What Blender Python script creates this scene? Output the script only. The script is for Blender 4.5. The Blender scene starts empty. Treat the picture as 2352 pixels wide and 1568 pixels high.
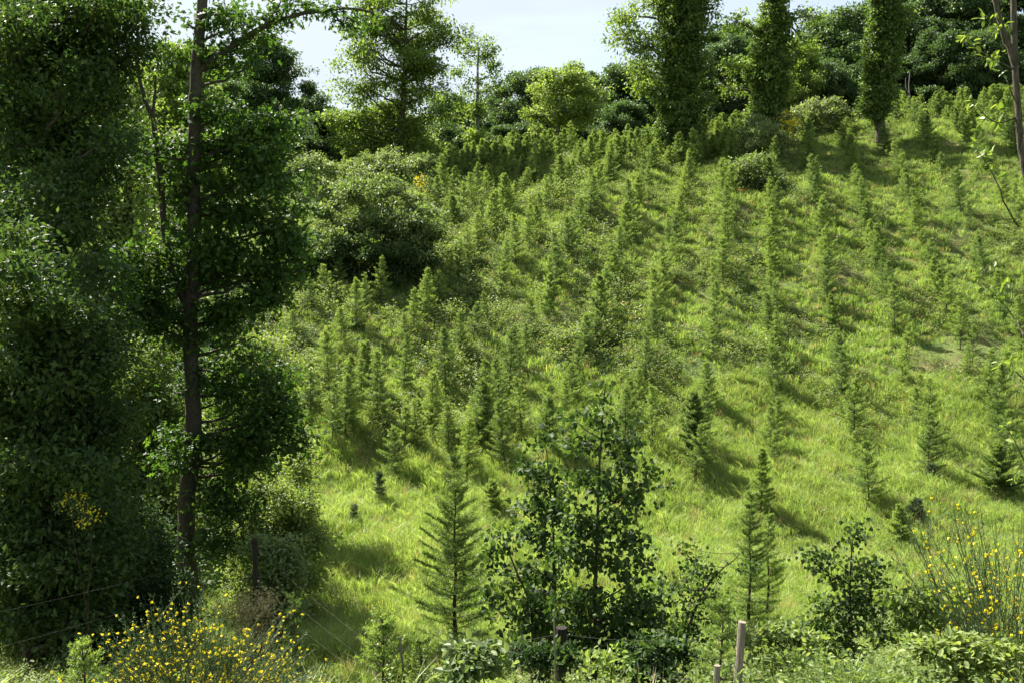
import bpy, math
import numpy as np
from mathutils import Vector

R = math.radians
rng = np.random.default_rng(7)
C = bpy.context.scene.collection
SC = bpy.context.scene

# ------------------------------------------------------------------ camera
PITCH = 3.0
cam_d = bpy.data.cameras.new('camera'); cam = bpy.data.objects.new('camera', cam_d); C.objects.link(cam)
cam_d.lens = 35.0; cam_d.sensor_width = 36.0; cam_d.clip_start = 0.1; cam_d.clip_end = 6000
cam.location = (0, 0, 0); cam.rotation_euler = (R(90 - PITCH), 0, 0)
SC.camera = cam

# ------------------------------------------------------------------ sun, sky, exposure
SUN_AZ, SUN_EL = -45.0, 48.0            # compass degrees from +Y (clockwise), elevation
sd = bpy.data.lights.new('sun', 'SUN'); sun = bpy.data.objects.new('sun', sd); C.objects.link(sun)
sd.energy = 5.0; sd.angle = R(0.5); sd.color = (1.0, 0.95, 0.86)
tosun = Vector((math.sin(R(SUN_AZ)) * math.cos(R(SUN_EL)), math.cos(R(SUN_AZ)) * math.cos(R(SUN_EL)), math.sin(R(SUN_EL))))
sun.rotation_euler = tosun.to_track_quat('Z', 'Y').to_euler()
w = bpy.data.worlds.new('World'); SC.world = w; w.use_nodes = True
nt = w.node_tree; N = nt.nodes; L = nt.links; N.clear()
out = N.new('ShaderNodeOutputWorld'); bg = N.new('ShaderNodeBackground')
sky = N.new('ShaderNodeTexSky'); sky.sky_type = 'NISHITA'; sky.sun_disc = False
sky.sun_elevation = R(SUN_EL); sky.sun_rotation = R(SUN_AZ); sky.dust_density = 2.0; sky.air_density = 1.0
tc = N.new('ShaderNodeTexCoord')
# thin high cloud: stretched noise over the whole sky, plus a pale veil that is thicker to the left (towards the sun)
mp = N.new('ShaderNodeMapping'); mp.inputs['Rotation'].default_value = (0, R(38), R(12)); mp.inputs['Scale'].default_value = (1.2, 1.5, 9.0)
L.new(tc.outputs['Generated'], mp.inputs['Vector'])
nz = N.new('ShaderNodeTexNoise'); nz.inputs['Scale'].default_value = 1.6; nz.inputs['Detail'].default_value = 6; nz.inputs['Roughness'].default_value = 0.55
L.new(mp.outputs['Vector'], nz.inputs['Vector'])
cr = N.new('ShaderNodeMapRange'); cr.inputs['From Min'].default_value = 0.42; cr.inputs['From Max'].default_value = 0.72
cr.inputs['To Min'].default_value = 0.52; cr.inputs['To Max'].default_value = 0.86
L.new(nz.outputs['Fac'], cr.inputs['Value'])
dt = N.new('ShaderNodeVectorMath'); dt.operation = 'DOT_PRODUCT'; dt.inputs[1].default_value = tuple(tosun)
L.new(tc.outputs['Generated'], dt.inputs[0])
vr = N.new('ShaderNodeMapRange'); vr.inputs['From Min'].default_value = 0.35; vr.inputs['From Max'].default_value = 0.95
vr.inputs['To Min'].default_value = 0.0; vr.inputs['To Max'].default_value = 0.6
L.new(dt.outputs['Value'], vr.inputs['Value'])
ad = N.new('ShaderNodeMath'); ad.operation = 'ADD'; ad.use_clamp = True
L.new(cr.outputs['Result'], ad.inputs[0]); L.new(vr.outputs['Result'], ad.inputs[1])
mx = N.new('ShaderNodeMix'); mx.data_type = 'RGBA'
L.new(ad.outputs[0], mx.inputs['Factor']); L.new(sky.outputs['Color'], mx.inputs['A']); mx.inputs['B'].default_value = (2.5, 2.8, 3.1, 1)
gl = N.new('ShaderNodeMapRange'); gl.inputs['From Min'].default_value = 0.45; gl.inputs['From Max'].default_value = 0.9
gl.inputs['To Min'].default_value = 1.0; gl.inputs['To Max'].default_value = 1.4; L.new(dt.outputs['Value'], gl.inputs['Value'])
vm = N.new('ShaderNodeVectorMath'); vm.operation = 'SCALE'; L.new(mx.outputs['Result'], vm.inputs[0]); L.new(gl.outputs['Result'], vm.inputs['Scale'])
L.new(vm.outputs['Vector'], bg.inputs['Color']); bg.inputs['Strength'].default_value = 0.07
L.new(bg.outputs[0], out.inputs['Surface'])
SC.view_settings.view_transform = 'Standard'; SC.view_settings.look = 'None'
SC.view_settings.exposure = 2.0; SC.view_settings.gamma = 1.0; SC.view_settings.use_curve_mapping = False

SC.render.engine = 'CYCLES'
SC.cycles.max_bounces = 8; SC.cycles.diffuse_bounces = 3; SC.cycles.transmission_bounces = 4; SC.cycles.glossy_bounces = 2

# ------------------------------------------------------------------ geometry of the place
FPX = 35.0 / 36.0 * 2352               # measuring the place off a 2352 px wide view of it
def W(dx, dy, Y):
    """point of the place at forward distance Y seen in direction (dx, dy)"""
    a = (dx - 1176) / FPX; b = (784 - dy) / FPX
    cp, sp = math.cos(R(PITCH)), math.sin(R(PITCH))
    fy = cp + b * sp; fz = -sp + b * cp
    k = Y / fy
    return np.array([a * k, Y, fz * k])
def PX(Y): return Y / FPX              # metres per view pixel at that distance

_py = np.array([-60, -8, 0, 4, 6, 9, 13, 17, 20, 24, 28, 32, 40, 50, 58, 65, 70, 80, 120, 250, 2500.])
_pz = np.array([-1.7, -1.7, -1.75, -2.3, -2.85, -3.95, -5.3, -6.2, -6.4, -6.2, -5.4, -4.0, -.6, 3.9, 6.5, 8.4, 9.1, 9.3, 9.6, 12, 20.])
def smooth(a, b, x):
    t = np.clip((x - a) / (b - a), 0, 1); return t * t * (3 - 2 * t)
def H(x, y):
    x = np.asarray(x, float); y = np.asarray(y, float)
    z = (np.interp(y - .9, _py, _pz) + np.interp(y, _py, _pz) * 2 + np.interp(y + .9, _py, _pz)) / 4
    wgt = smooth(36, 66, y)
    xx = np.clip(x, -60, 60)
    z = z + wgt * np.where(xx > -5, 0.105 * (xx - 3), -0.6 + 0.13 * (xx + 5)) 
    # hollow at the left, where the wood begins
    z = z - smooth(-8, -26, x) * smooth(30, 45, y) * 1.5
    m = smooth(14, 24, y) * (1 - smooth(90, 140, y))
    n = .16 * np.sin(x * .55 + 1.3 * np.sin(y * .31)) + .13 * np.sin(y * .83 + x * .21 + 2) + .08 * np.sin(x * 1.7 - y * 1.1) + .05 * np.sin(x * 3.1 + y * 2.3)
    return z + n * (.35 + .65 * m) * np.where(y < 200, 1, 0)

ORD = ['', 'first', 'second', 'third', 'fourth', 'fifth', 'sixth', 'seventh', 'eighth', 'ninth', 'tenth', 'eleventh', 'twelfth', 'thirteenth', 'fourteenth', 'fifteenth', 'sixteenth', 'seventeenth', 'eighteenth', 'nineteenth', 'twentieth'] 
def ordn(i): return ORD[i] if i <= 20 else 'twenty-' + ORD[i - 20] if i < 30 else str(i) + 'th'

# ------------------------------------------------------------------ mesh tools
class MB:
    def __init__(s): s.v = []; s.f = []; s.t = []; s.n = 0
    def add(s, v, f, tone=0.5):
        v = np.asarray(v, np.float32).reshape(-1, 3); f = np.asarray(f, np.int64)
        s.v.append(v); s.f.append(f + s.n)
        t = np.empty(len(v), np.float32); t[:] = tone; s.t.append(t); s.n += len(v)
    def mesh(s, name, mat, smooth_=False):
        me = bpy.data.meshes.new(name)
        if not s.v: return me
        v = np.concatenate(s.v); t = np.concatenate(s.t)
        me.vertices.add(len(v)); me.vertices.foreach_set('co', v.ravel())
        nl = sum(f.size for f in s.f); npoly = sum(len(f) for f in s.f)
        me.loops.add(nl); me.polygons.add(npoly)
        me.loops.foreach_set('vertex_index', np.concatenate([f.ravel() for f in s.f]).astype(np.int32))
        tot = np.concatenate([np.full(len(f), f.shape[1]) for f in s.f])
        st = np.concatenate([[0], np.cumsum(tot)[:-1]]).astype(np.int32)
        me.polygons.foreach_set('loop_start', st)
        me.polygons.foreach_set('use_smooth', np.full(npoly, smooth_))
        a = me.attributes.new('tone', 'FLOAT', 'POINT'); a.data.foreach_set('value', t)
        me.materials.append(mat); me.update(calc_edges=True)
        return me
    def build(s, name, mat, parent=None, smooth_=False):
        o = bpy.data.objects.new(name, s.mesh(name, mat, smooth_)); C.objects.link(o)
        if parent is not None: o.parent = parent
        return o

def tube(mb, pts, rad, sides=6, tone=.5, rough=0.0):
    pts = np.asarray(pts, float); rad = np.asarray(rad, float); n = len(pts)
    d = np.gradient(pts, axis=0); d /= np.linalg.norm(d, axis=1, keepdims=True) + 1e-9
    ref = np.where(np.abs(d[:, 2:3]) > .9, [[1., 0, 0]], [[0, 0, 1.]])
    u = np.cross(d, ref); u /= np.linalg.norm(u, axis=1, keepdims=True); v = np.cross(d, u)
    a = np.arange(sides) / sides * 2 * np.pi
    rr = rad[:, None] * (1 + rough * (rng.random((n, sides)) - .5))
    ring = pts[:, None] + rr[..., None] * (np.cos(a)[None, :, None] * u[:, None] + np.sin(a)[None, :, None] * v[:, None])
    i = np.arange(n - 1)[:, None] * sides; j = np.arange(sides)[None]; k = (j + 1) % sides
    f = np.stack([i + j, i + k, i + sides + k, i + sides + j], -1).reshape(-1, 4)
    mb.add(ring.reshape(-1, 3), f, tone)
    if sides >= 5:
        top = ring[-1]; mb.add(np.vstack([top, top.mean(0)]), [[q, (q + 1) % sides, sides] for q in range(sides)], tone)

def resample(pts, n, wob=0.0):
    pts = np.asarray(pts, float); d = np.r_[0, np.cumsum(np.linalg.norm(np.diff(pts, axis=0), axis=1))]
    t = np.linspace(0, d[-1], n)
    # smooth by interpolating then averaging
    q = np.stack([np.interp(t, d, pts[:, c]) for c in range(3)], 1)
    for _ in range(2): q[1:-1] = (q[:-2] + q[1:-1] * 2 + q[2:]) / 4
    if wob: q[1:-1] += rng.normal(0, wob, (n - 2, 3))
    return q

# leaf shapes: x = along the leaf, y = across, z = normal
def T(v, f): return np.array(v, float), np.array(f)
LEAF_OVAL = T([(0, 0, 0), (.3, .24, .06), (.7, .22, .05), (1, 0, -.05), (.7, -.22, .05), (.3, -.24, .06), (.5, 0, -.02)],
              [(0, 6, 1), (1, 6, 2), (2, 6, 3), (3, 6, 4), (4, 6, 5), (5, 6, 0)])
LEAF_SIMPLE = T([(0, 0, 0), (.45, .27, .06), (1, 0, -.04), (.45, -.27, .06)], [(0, 1, 2), (0, 2, 3)])
LEAF_NARROW = T([(0, 0, 0), (.4, .12, .03), (1, 0, -.12), (.4, -.12, .03)], [(0, 1, 2), (0, 2, 3)])
LEAF_BIRCH = T([(0, 0, 0), (.12, .34, .04), (.35, .42, .06), (1, 0, -.08), (.35, -.42, .06), (.12, -.34, .04), (.3, 0, 0)],
               [(0, 6, 1), (1, 6, 2), (2, 6, 3), (3, 6, 4), (4, 6, 5), (5, 6, 0)])
_ok = [(.16, .06), (.28, .27), (.42, .09), (.6, .33), (.74, .10), (.86, .17)]
_ov = [(0, 0, 0)] + [(x, sg * y, y * .25 - .1 * x * x) for x, y in _ok for sg in (1, -1)] + [(1.03, 0, -.1)]
_of = [(0, 2, 1)] + [f for k in range(5) for f in ((1 + 2 * k, 2 + 2 * k, 4 + 2 * k), (1 + 2 * k, 4 + 2 * k, 3 + 2 * k))] + [(11, 12, 13)]
LEAF_OAK = T(_ov, _of)

def frames(ax, nrm):
    ax = ax / (np.linalg.norm(ax, axis=1, keepdims=True) + 1e-9)
    y = np.cross(nrm, ax); y /= (np.linalg.norm(y, axis=1, keepdims=True) + 1e-9)
    z = np.cross(ax, y)
    return np.stack([ax, y, z], 2)     # columns
def put(mb, tmpl, pos, ax, nrm, size, tone):
    V, F = tmpl; M = frames(ax, nrm); n = len(pos); k = len(V)
    size = np.broadcast_to(size, (n,))
    v = np.einsum('nij,kj->nki', M, V) * size[:, None, None] + pos[:, None]
    f = (np.arange(n)[:, None, None] * k + F[None]).reshape(-1, F.shape[1])
    mb.add(v.reshape(-1, 3), f, np.repeat(np.broadcast_to(tone, (n,)), k))

# ------------------------------------------------------------------ materials
def leaf_mat(name, dark, mid, light, trans=.42, rough=.5, spec=.3, vary=.25, tint=1.35):
    m = bpy.data.materials.new(name); m.use_nodes = True; nt = m.node_tree; N = nt.nodes; L = nt.links; N.clear()
    o = N.new('ShaderNodeOutputMaterial'); p = N.new('ShaderNodeBsdfPrincipled'); tr = N.new('ShaderNodeBsdfTranslucent')
    at = N.new('ShaderNodeAttribute'); at.attribute_name = 'tone'
    oi = N.new('ShaderNodeObjectInfo')
    g = N.new('ShaderNodeNewGeometry')
    nz = N.new('ShaderNodeTexNoise'); nz.inputs['Scale'].default_value = .9; nz.inputs['Detail'].default_value = 2
    L.new(g.outputs['Position'], nz.inputs['Vector'])
    a1 = N.new('ShaderNodeMath'); a1.operation = 'MULTIPLY_ADD'; a1.inputs[1].default_value = vary; L.new(oi.outputs['Random'], a1.inputs[0]); L.new(at.outputs['Fac'], a1.inputs[2])
    a2 = N.new('ShaderNodeMath'); a2.operation = 'MULTIPLY_ADD'; a2.inputs[1].default_value = .5; L.new(nz.outputs['Fac'], a2.inputs[0]); L.new(a1.outputs[0], a2.inputs[2])
    a3 = N.new('ShaderNodeMath'); a3.operation = 'SUBTRACT'; a3.inputs[1].default_value = .25 + vary / 2; L.new(a2.outputs[0], a3.inputs[0])
    r = N.new('ShaderNodeValToRGB'); e = r.color_ramp.elements
    e[0].position = 0; e[0].color = (*dark, 1); e[1].position = 1; e[1].color = (*light, 1); q = e.new(.5); q.color = (*mid, 1)
    L.new(a3.outputs[0], r.inputs['Fac'])
    L.new(r.outputs['Color'], p.inputs['Base Color']); p.inputs['Roughness'].default_value = rough; p.inputs['Specular IOR Level'].default_value = spec
    hs = N.new('ShaderNodeMix'); hs.data_type = 'RGBA'; hs.blend_type = 'MULTIPLY'; hs.inputs['Factor'].default_value = 1
    hs.inputs['B'].default_value = (tint * 1.12, tint * 1.15, tint * .55, 1); L.new(r.outputs['Color'], hs.inputs['A'])
    L.new(hs.outputs['Result'], tr.inputs['Color'])
    mxs = N.new('ShaderNodeMixShader'); mxs.inputs['Fac'].default_value = trans
    L.new(p.outputs[0], mxs.inputs[1]); L.new(tr.outputs[0], mxs.inputs[2]); L.new(mxs.outputs[0], o.inputs['Surface'])
    return m
def solid_mat(name, c1, c2, scale=(8, 8, 2), rough=.85, bump=.6, nscale=6):
    m = bpy.data.materials.new(name); m.use_nodes = True; nt = m.node_tree; N = nt.nodes; L = nt.links
    p = N['Principled BSDF']; p.inputs['Roughness'].default_value = rough; p.inputs['Specular IOR Level'].default_value = .2
    tc = N.new('ShaderNodeTexCoord'); mp = N.new('ShaderNodeMapping'); mp.inputs['Scale'].default_value = scale
    nz = N.new('ShaderNodeTexNoise'); nz.inputs['Scale'].default_value = nscale; nz.inputs['Detail'].default_value = 6; nz.inputs['Roughness'].default_value = .65
    L.new(tc.outputs['Object'], mp.inputs['Vector']); L.new(mp.outputs[0], nz.inputs['Vector'])
    r = N.new('ShaderNodeValToRGB'); e = r.color_ramp.elements; e[0].position = .35; e[0].color = (*c1, 1); e[1].position = .68; e[1].color = (*c2, 1)
    L.new(nz.outputs['Fac'], r.inputs['Fac']); L.new(r.outputs['Color'], p.inputs['Base Color'])
    b = N.new('ShaderNodeBump'); b.inputs['Strength'].default_value = bump; b.inputs['Distance'].default_value = .03
    L.new(nz.outputs['Fac'], b.inputs['Height']); L.new(b.outputs['Normal'], p.inputs['Normal'])
    return m
def petal_mat(name, col):
    return leaf_mat(name, tuple(c * .8 for c in col), col, tuple(min(1, c * 1.1) for c in col), trans=.3, tint=1.0, rough=.6)

M = dict(
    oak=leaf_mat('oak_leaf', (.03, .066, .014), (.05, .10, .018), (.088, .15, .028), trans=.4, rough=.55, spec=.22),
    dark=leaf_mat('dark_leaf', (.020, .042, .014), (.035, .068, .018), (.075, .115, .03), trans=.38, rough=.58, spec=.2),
    wood=leaf_mat('woodland_leaf', (.036, .070, .028), (.06, .105, .036), (.10, .152, .048), trans=.34),
    beech=leaf_mat('beech_leaf', (.085, .14, .034), (.13, .19, .042), (.19, .255, .055), trans=.45),
    pale=leaf_mat('pale_leaf', (.11, .165, .04), (.155, .215, .055), (.21, .27, .075), trans=.45),
    ivy=leaf_mat('ivy_leaf', (.05, .09, .02), (.09, .145, .03), (.17, .23, .05), trans=.36, rough=.5, spec=.3),
    willow=leaf_mat('sallow_leaf', (.075, .12, .035), (.125, .175, .06), (.23, .27, .13), trans=.38, rough=.52, spec=.28),
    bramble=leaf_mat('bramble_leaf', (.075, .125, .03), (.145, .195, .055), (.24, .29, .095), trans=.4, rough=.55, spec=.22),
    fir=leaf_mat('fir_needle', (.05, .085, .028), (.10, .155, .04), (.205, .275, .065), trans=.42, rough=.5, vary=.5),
    pine=leaf_mat('pine_needle', (.03, .055, .03), (.05, .08, .04), (.08, .11, .055), trans=.25, rough=.5),
    birch=leaf_mat('birch_leaf', (.022, .045, .014), (.038, .07, .018), (.075, .118, .026), trans=.36, rough=.6, spec=.18),
    bright=leaf_mat('young_leaf', (.10, .16, .03), (.16, .225, .04), (.25, .28, .065), trans=.42, rough=.45, spec=.35),
    grass=leaf_mat('grass_blade', (.11, .165, .045), (.182, .26, .068), (.32, .375, .14), trans=.5, rough=.45, spec=.35, vary=.45),
    hillgrass=leaf_mat('hill_grass_blade', (.105, .165, .042), (.172, .25, .062), (.31, .365, .13), trans=.48, rough=.45, spec=.35, vary=.5),
    straw=leaf_mat('dry_grass', (.22, .17, .08), (.32, .26, .13), (.42, .36, .20), trans=.3),
    rust=leaf_mat('rusty_leaf', (.20, .07, .03), (.32, .11, .05), (.38, .17, .08), trans=.3),
    broomgreen=leaf_mat('broom_stem', (.055, .085, .035), (.08, .12, .05), (.12, .165, .065), trans=.2),
    yellow=petal_mat('broom_flower', (.80, .66, .03)),
    bark=solid_mat('dark_bark', (.035, .028, .020), (.12, .10, .075)),
    greybark=solid_mat('grey_bark', (.09, .085, .07), (.22, .20, .17)),
    twig=solid_mat('twig_bark', (.035, .025, .018), (.09, .065, .045)),
    post=solid_mat('weathered_wood', (.16, .13, .10), (.34, .29, .22), scale=(20, 20, 1.5)),
    darkpost=solid_mat('dark_old_wood', (.012, .010, .008), (.045, .036, .028), scale=(18, 18, 1.5)),
    wire=solid_mat('galvanised_wire', (.07, .065, .06), (.13, .125, .12), rough=.5, bump=0),
)

# ------------------------------------------------------------------ thing helpers
LABELS = {}
def tag(o, label, cat, group=None, kind=None):
    o['label'] = label
    if cat: o['category'] = cat
    if group: o['group'] = group
    if kind: o['kind'] = kind
    return o
def thing(name, loc, label, cat, group=None, rz=0, s=1.0):
    e = bpy.data.objects.new(name, None); e.empty_display_size = .3; C.objects.link(e)
    e.location = tuple(loc); e.rotation_euler = (0, 0, rz); e.scale = (s, s, s) if np.isscalar(s) else s
    return tag(e, label, cat, group)
def copy_thing(src, loc, rz, s, label, group=None):
    e = src.copy(); C.objects.link(e); e.location = tuple(loc); e.rotation_euler = (e.rotation_euler[0], e.rotation_euler[1], rz)
    e.scale = (s, s, s) if np.isscalar(s) else s
    e['label'] = label
    if group: e['group'] = group
    for ch in list(src.children):
        c = ch.copy(); C.objects.link(c); c.parent = e
    return e

# ------------------------------------------------------------------ scatter (ground cover only: one object each)
def scatter(name, protos, pts, rot, scl, idx, label, mat=None):
    col = bpy.data.collections.new(name + '_kinds')
    for i, me in enumerate(protos):
        o = bpy.data.objects.new('%s_kind_%02d' % (name, i), me); col.objects.link(o)
    me = bpy.data.meshes.new(name); n = len(pts)
    me.vertices.add(n); me.vertices.foreach_set('co', np.asarray(pts, np.float32).ravel())
    a = me.attributes.new('rot', 'FLOAT_VECTOR', 'POINT'); a.data.foreach_set('vector', np.asarray(rot, np.float32).ravel())
    a = me.attributes.new('scl', 'FLOAT', 'POINT'); a.data.foreach_set('value', np.asarray(scl, np.float32))
    a = me.attributes.new('idx', 'INT', 'POINT'); a.data.foreach_set('value', np.asarray(idx, np.int32))
    me.update()
    o = bpy.data.objects.new(name, me); C.objects.link(o)
    ng = bpy.data.node_groups.new(name + '_scatter', 'GeometryNodeTree')
    ng.interface.new_socket('Geometry', in_out='INPUT', socket_type='NodeSocketGeometry')
    ng.interface.new_socket('Geometry', in_out='OUTPUT', socket_type='NodeSocketGeometry')
    N = ng.nodes; L = ng.links
    gi = N.new('NodeGroupInput'); go = N.new('NodeGroupOutput')
    ip = N.new('GeometryNodeInstanceOnPoints'); ci = N.new('GeometryNodeCollectionInfo')
    ci.inputs['Collection'].default_value = col; ci.inputs['Separate Children'].default_value = True; ci.inputs['Reset Children'].default_value = True
    def na(nm, ty):
        k = N.new('GeometryNodeInputNamedAttribute'); k.data_type = ty; k.inputs['Name'].default_value = nm; return k.outputs['Attribute']
    L.new(gi.outputs[0], ip.inputs['Points']); L.new(ci.outputs[0], ip.inputs['Instance']); ip.inputs['Pick Instance'].default_value = True
    L.new(na('idx', 'INT'), ip.inputs['Instance Index']); L.new(na('rot', 'FLOAT_VECTOR'), ip.inputs['Rotation']); L.new(na('scl', 'FLOAT'), ip.inputs['Scale'])
    L.new(ip.outputs[0], go.inputs[0])
    md = o.modifiers.new('scatter', 'NODES'); md.node_group = ng
    return tag(o, label, None, kind='stuff')

# ------------------------------------------------------------------ ground
def axis(segs):
    a = []
    for lo, hi, st in segs: a += list(np.arange(lo, hi, st))
    return np.array(a + [segs[-1][1]])
gx = axis([(-2500, -300, 550), (-300, -80, 20), (-80, -36, 2), (-36, 44, .8), (44, 80, 2), (80, 300, 20), (300, 2500, 550)])
gy = axis([(-2500, -60, 610), (-60, 0, 6), (0, 84, .8), (84, 130, 2), (130, 300, 17), (300, 2500, 550)])
X, Y = np.meshgrid(gx, gy); Z = H(X, Y)
g = MB(); nx, ny = len(gx), len(gy)
i = (np.arange(ny - 1)[:, None] * nx + np.arange(nx - 1)[None]).ravel()
g.add(np.stack([X, Y, Z], -1).reshape(-1, 3), np.stack([i, i + 1, i + nx + 1, i + nx], 1))
gm = bpy.data.materials.new('hillside_soil'); gm.use_nodes = True
nt = gm.node_tree; Nn = nt.nodes; Ln = nt.links; p = Nn['Principled BSDF']; p.inputs['Roughness'].default_value = .95; p.inputs['Specular IOR Level'].default_value = .1
geo = Nn.new('ShaderNodeNewGeometry')
n1 = Nn.new('ShaderNodeTexNoise'); n1.inputs['Scale'].default_value = .35; n1.inputs['Detail'].default_value = 8; n1.inputs['Roughness'].default_value = .7
n2 = Nn.new('ShaderNodeTexNoise'); n2.inputs['Scale'].default_value = 14; n2.inputs['Detail'].default_value = 5
Ln.new(geo.outputs['Position'], n1.inputs['Vector']); Ln.new(geo.outputs['Position'], n2.inputs['Vector'])
r1 = Nn.new('ShaderNodeValToRGB'); e = r1.color_ramp.elements
e[0].position = .38; e[0].color = (.075, .115, .03, 1); e[1].position = .66; e[1].color = (.17, .14, .075, 1); q = e.new(.54); q.color = (.11, .14, .04, 1)
Ln.new(n1.outputs['Fac'], r1.inputs['Fac'])
mm = Nn.new('ShaderNodeMix'); mm.data_type = 'RGBA'; mm.blend_type = 'MULTIPLY'; mm.inputs['Factor'].default_value = .8
r2 = Nn.new('ShaderNodeValToRGB'); r2.color_ramp.elements[0].position = .3; r2.color_ramp.elements[0].color = (.45, .42, .4, 1); r2.color_ramp.elements[1].position = .7; r2.color_ramp.elements[1].color = (1.2, 1.2, 1.1, 1)
Ln.new(n2.outputs['Fac'], r2.inputs['Fac']); Ln.new(r1.outputs[0], mm.inputs['A']); Ln.new(r2.outputs[0], mm.inputs['B']); Ln.new(mm.outputs['Result'], p.inputs['Base Color'])
bp = Nn.new('ShaderNodeBump'); bp.inputs['Strength'].default_value = .8; bp.inputs['Distance'].default_value = .08
Ln.new(n2.outputs['Fac'], bp.inputs['Height']); Ln.new(bp.outputs[0], p.inputs['Normal'])
go = g.build('ground', gm, smooth_=True); go['kind'] = 'structure'

def vnoise(x, y, s, seed=0):
    r = np.random.default_rng(100 + seed); o = np.zeros_like(np.asarray(x, float))
    for k in range(7):
        a = r.random() * 6.28; f = s * (.6 + 1.3 * r.random()); o = o + np.sin((x * np.cos(a) + y * np.sin(a)) * f + r.random() * 6.28)
    return o / 7 * 1.7 + .0

# ------------------------------------------------------------------ broadleaf trees and shrubs from leafy clumps
def clump_points(c, r, n, hollow=.45):
    d = rng.normal(size=(n, 3)); d /= np.linalg.norm(d, axis=1, keepdims=True)
    q = (hollow + (1 - hollow) * rng.random(n) ** .6)
    q *= 1 + .18 * np.sin(d[:, 0] * 7 + c[0]) * np.sin(d[:, 2] * 6 + c[2]) + .12 * rng.normal(size=n)
    far = rng.random(n) < .14; q[far] *= 1.1 + .45 * rng.random(far.sum())
    return np.asarray(c) + d * q[:, None] * np.asarray(r), d
def shatter(c, r, n, k=3):
    """break one clump into smaller flatter sprays"""
    out = []
    for _ in range(k):
        o = np.clip(rng.normal(size=3) * .5, -1, 1) * np.asarray(r); q = .45 + .4 * rng.random()
        out.append((np.asarray(c) + o, np.asarray(r) * np.array([q, q, q * .7]), max(2, int(n / k))))
    return out
def leafy(mb, tips, dirs, per, spread, tmpl, size, tone0=.5, tonev=.22, up=.9, droop=.15):
    n = len(tips) * per
    p = np.repeat(tips, per, 0); d = np.repeat(dirs, per, 0)
    off = rng.normal(size=(n, 3)) * np.array([spread, spread, spread * .55])
    ax = d * .5 + rng.normal(size=(n, 3)) * .7; ax[:, 2] -= droop
    nr = rng.normal(size=(n, 3)) * .6; nr[:, 2] += up
    s = size * (.65 + .7 * rng.random(n))
    tone = np.clip(tone0 + rng.normal(size=n) * tonev + np.repeat(rng.normal(size=len(tips)) * .12, per), 0, 1)
    put(mb, tmpl, p + off, ax, nr, s, tone)
def twigs(mb, c, tips, r0, frac=.35, sides=3):
    k = max(1, int(len(tips) * frac))
    for j in rng.choice(len(tips), k, replace=False):
        t = tips[j]; mid = (np.asarray(c) * .5 + t * .5) + rng.normal(size=3) * .06 * np.linalg.norm(t - c); mid[2] += .08 * np.linalg.norm(t - c)
        tube(mb, [c, mid, t], [r0, r0 * .6, r0 * .25], sides)

def make_tree(root, trunk, rad, clumps, leaf, size, lmat, bmat, per=14, spread=.3, twig_r=.02, limb_r=.05, tone0=.5, up=.9,
              sides=8, parts=('trunk', 'crown'), hollow=.45, limbs=True, wob=.02, droop=.15, extra=None, from_below=.35):
    """trunk: points local to root; clumps: (centre, radii, n_tips)"""
    wood = MB(); fol = MB()
    trunk = resample(trunk, max(6, int(len(trunk) * 4)), wob); rr = np.interp(np.linspace(0, 1, len(trunk)), np.linspace(0, 1, len(rad)), rad)
    tube(wood, trunk, rr, sides, rough=.18)
    for c, r, n in clumps:
        c = np.asarray(c, float); tips = []
        for c2, r2, n2 in shatter(c, r, n):
            tp, d = clump_points(c2, r2, n2, hollow); tips.append(tp)
            leafy(fol, tp, d, per, spread, leaf, size, tone0=tone0, up=up, droop=droop)
        tips = np.concatenate(tips)
        if limbs:
            # the limb leaves the trunk some way below the clump
            dist = np.linalg.norm((trunk - c)[:, :2], axis=1)
            want = c[2] - from_below * dist.min() - .2 * np.max(r)
            k = int(np.argmin(np.abs(trunk[:, 2] - want))); s = trunk[k]
            ln = np.linalg.norm(c - s)
            if ln > .15:
                lr = min(limb_r, rr[k] * .7); mid = s * .5 + c * .5; mid[2] -= .05 * ln; mid += rng.normal(size=3) * .04 * ln
                q = resample([s, mid, c], 7, .015 * ln); tube(wood, q, np.linspace(lr, lr * .4, 7), 5)
            twigs(wood, c, tips, twig_r, .3)
        else: twigs(wood, c, tips, twig_r, .25)
    if extra: extra(wood, fol)
    wood.build(parts[0], bmat, root, smooth_=True); fol.build(parts[1], lmat, root)
    return root

# ------------------------------------------------------------------ background woods
def crown_clumps(h, cw, base, n, rs, tips):
    out = []
    for k in range(n):
        t = (k + .5) / n; z = base + (h - base) * t
        prof = math.sin(math.pi * min(1, .12 + .85 * t)) ** .6
        a = k * 2.4 + rng.random(); q = cw * prof * (.3 + .75 * rng.random())
        s = rs * (.5 + .85 * rng.random())
        out.append(((math.cos(a) * q, math.sin(a) * q, z), (s, s, s * .72), tips))
    return out
def bg_tree(kind, loc, label, h=13, cw=4.2, base=2.5, lm='wood', n=34, group='trees of the wood behind the crest', size=.3, per=17, s=1.0, tips=58, rs=1.35, cat='tree', name='woodland_tree', bm='bark'):
    r = thing(name, loc, label, cat, group, s=s)
    make_tree(r, [(0, 0, -.3), (.15, 0, h * .4), (-.1, .1, h * .9)], [.26, .2, .05], crown_clumps(h, cw, base, int(n * 1.25), rs, tips), LEAF_SIMPLE, size, M[lm], M[bm], per=per, spread=.3, limb_r=.09, twig_r=.025, sides=6)
    return r

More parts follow.
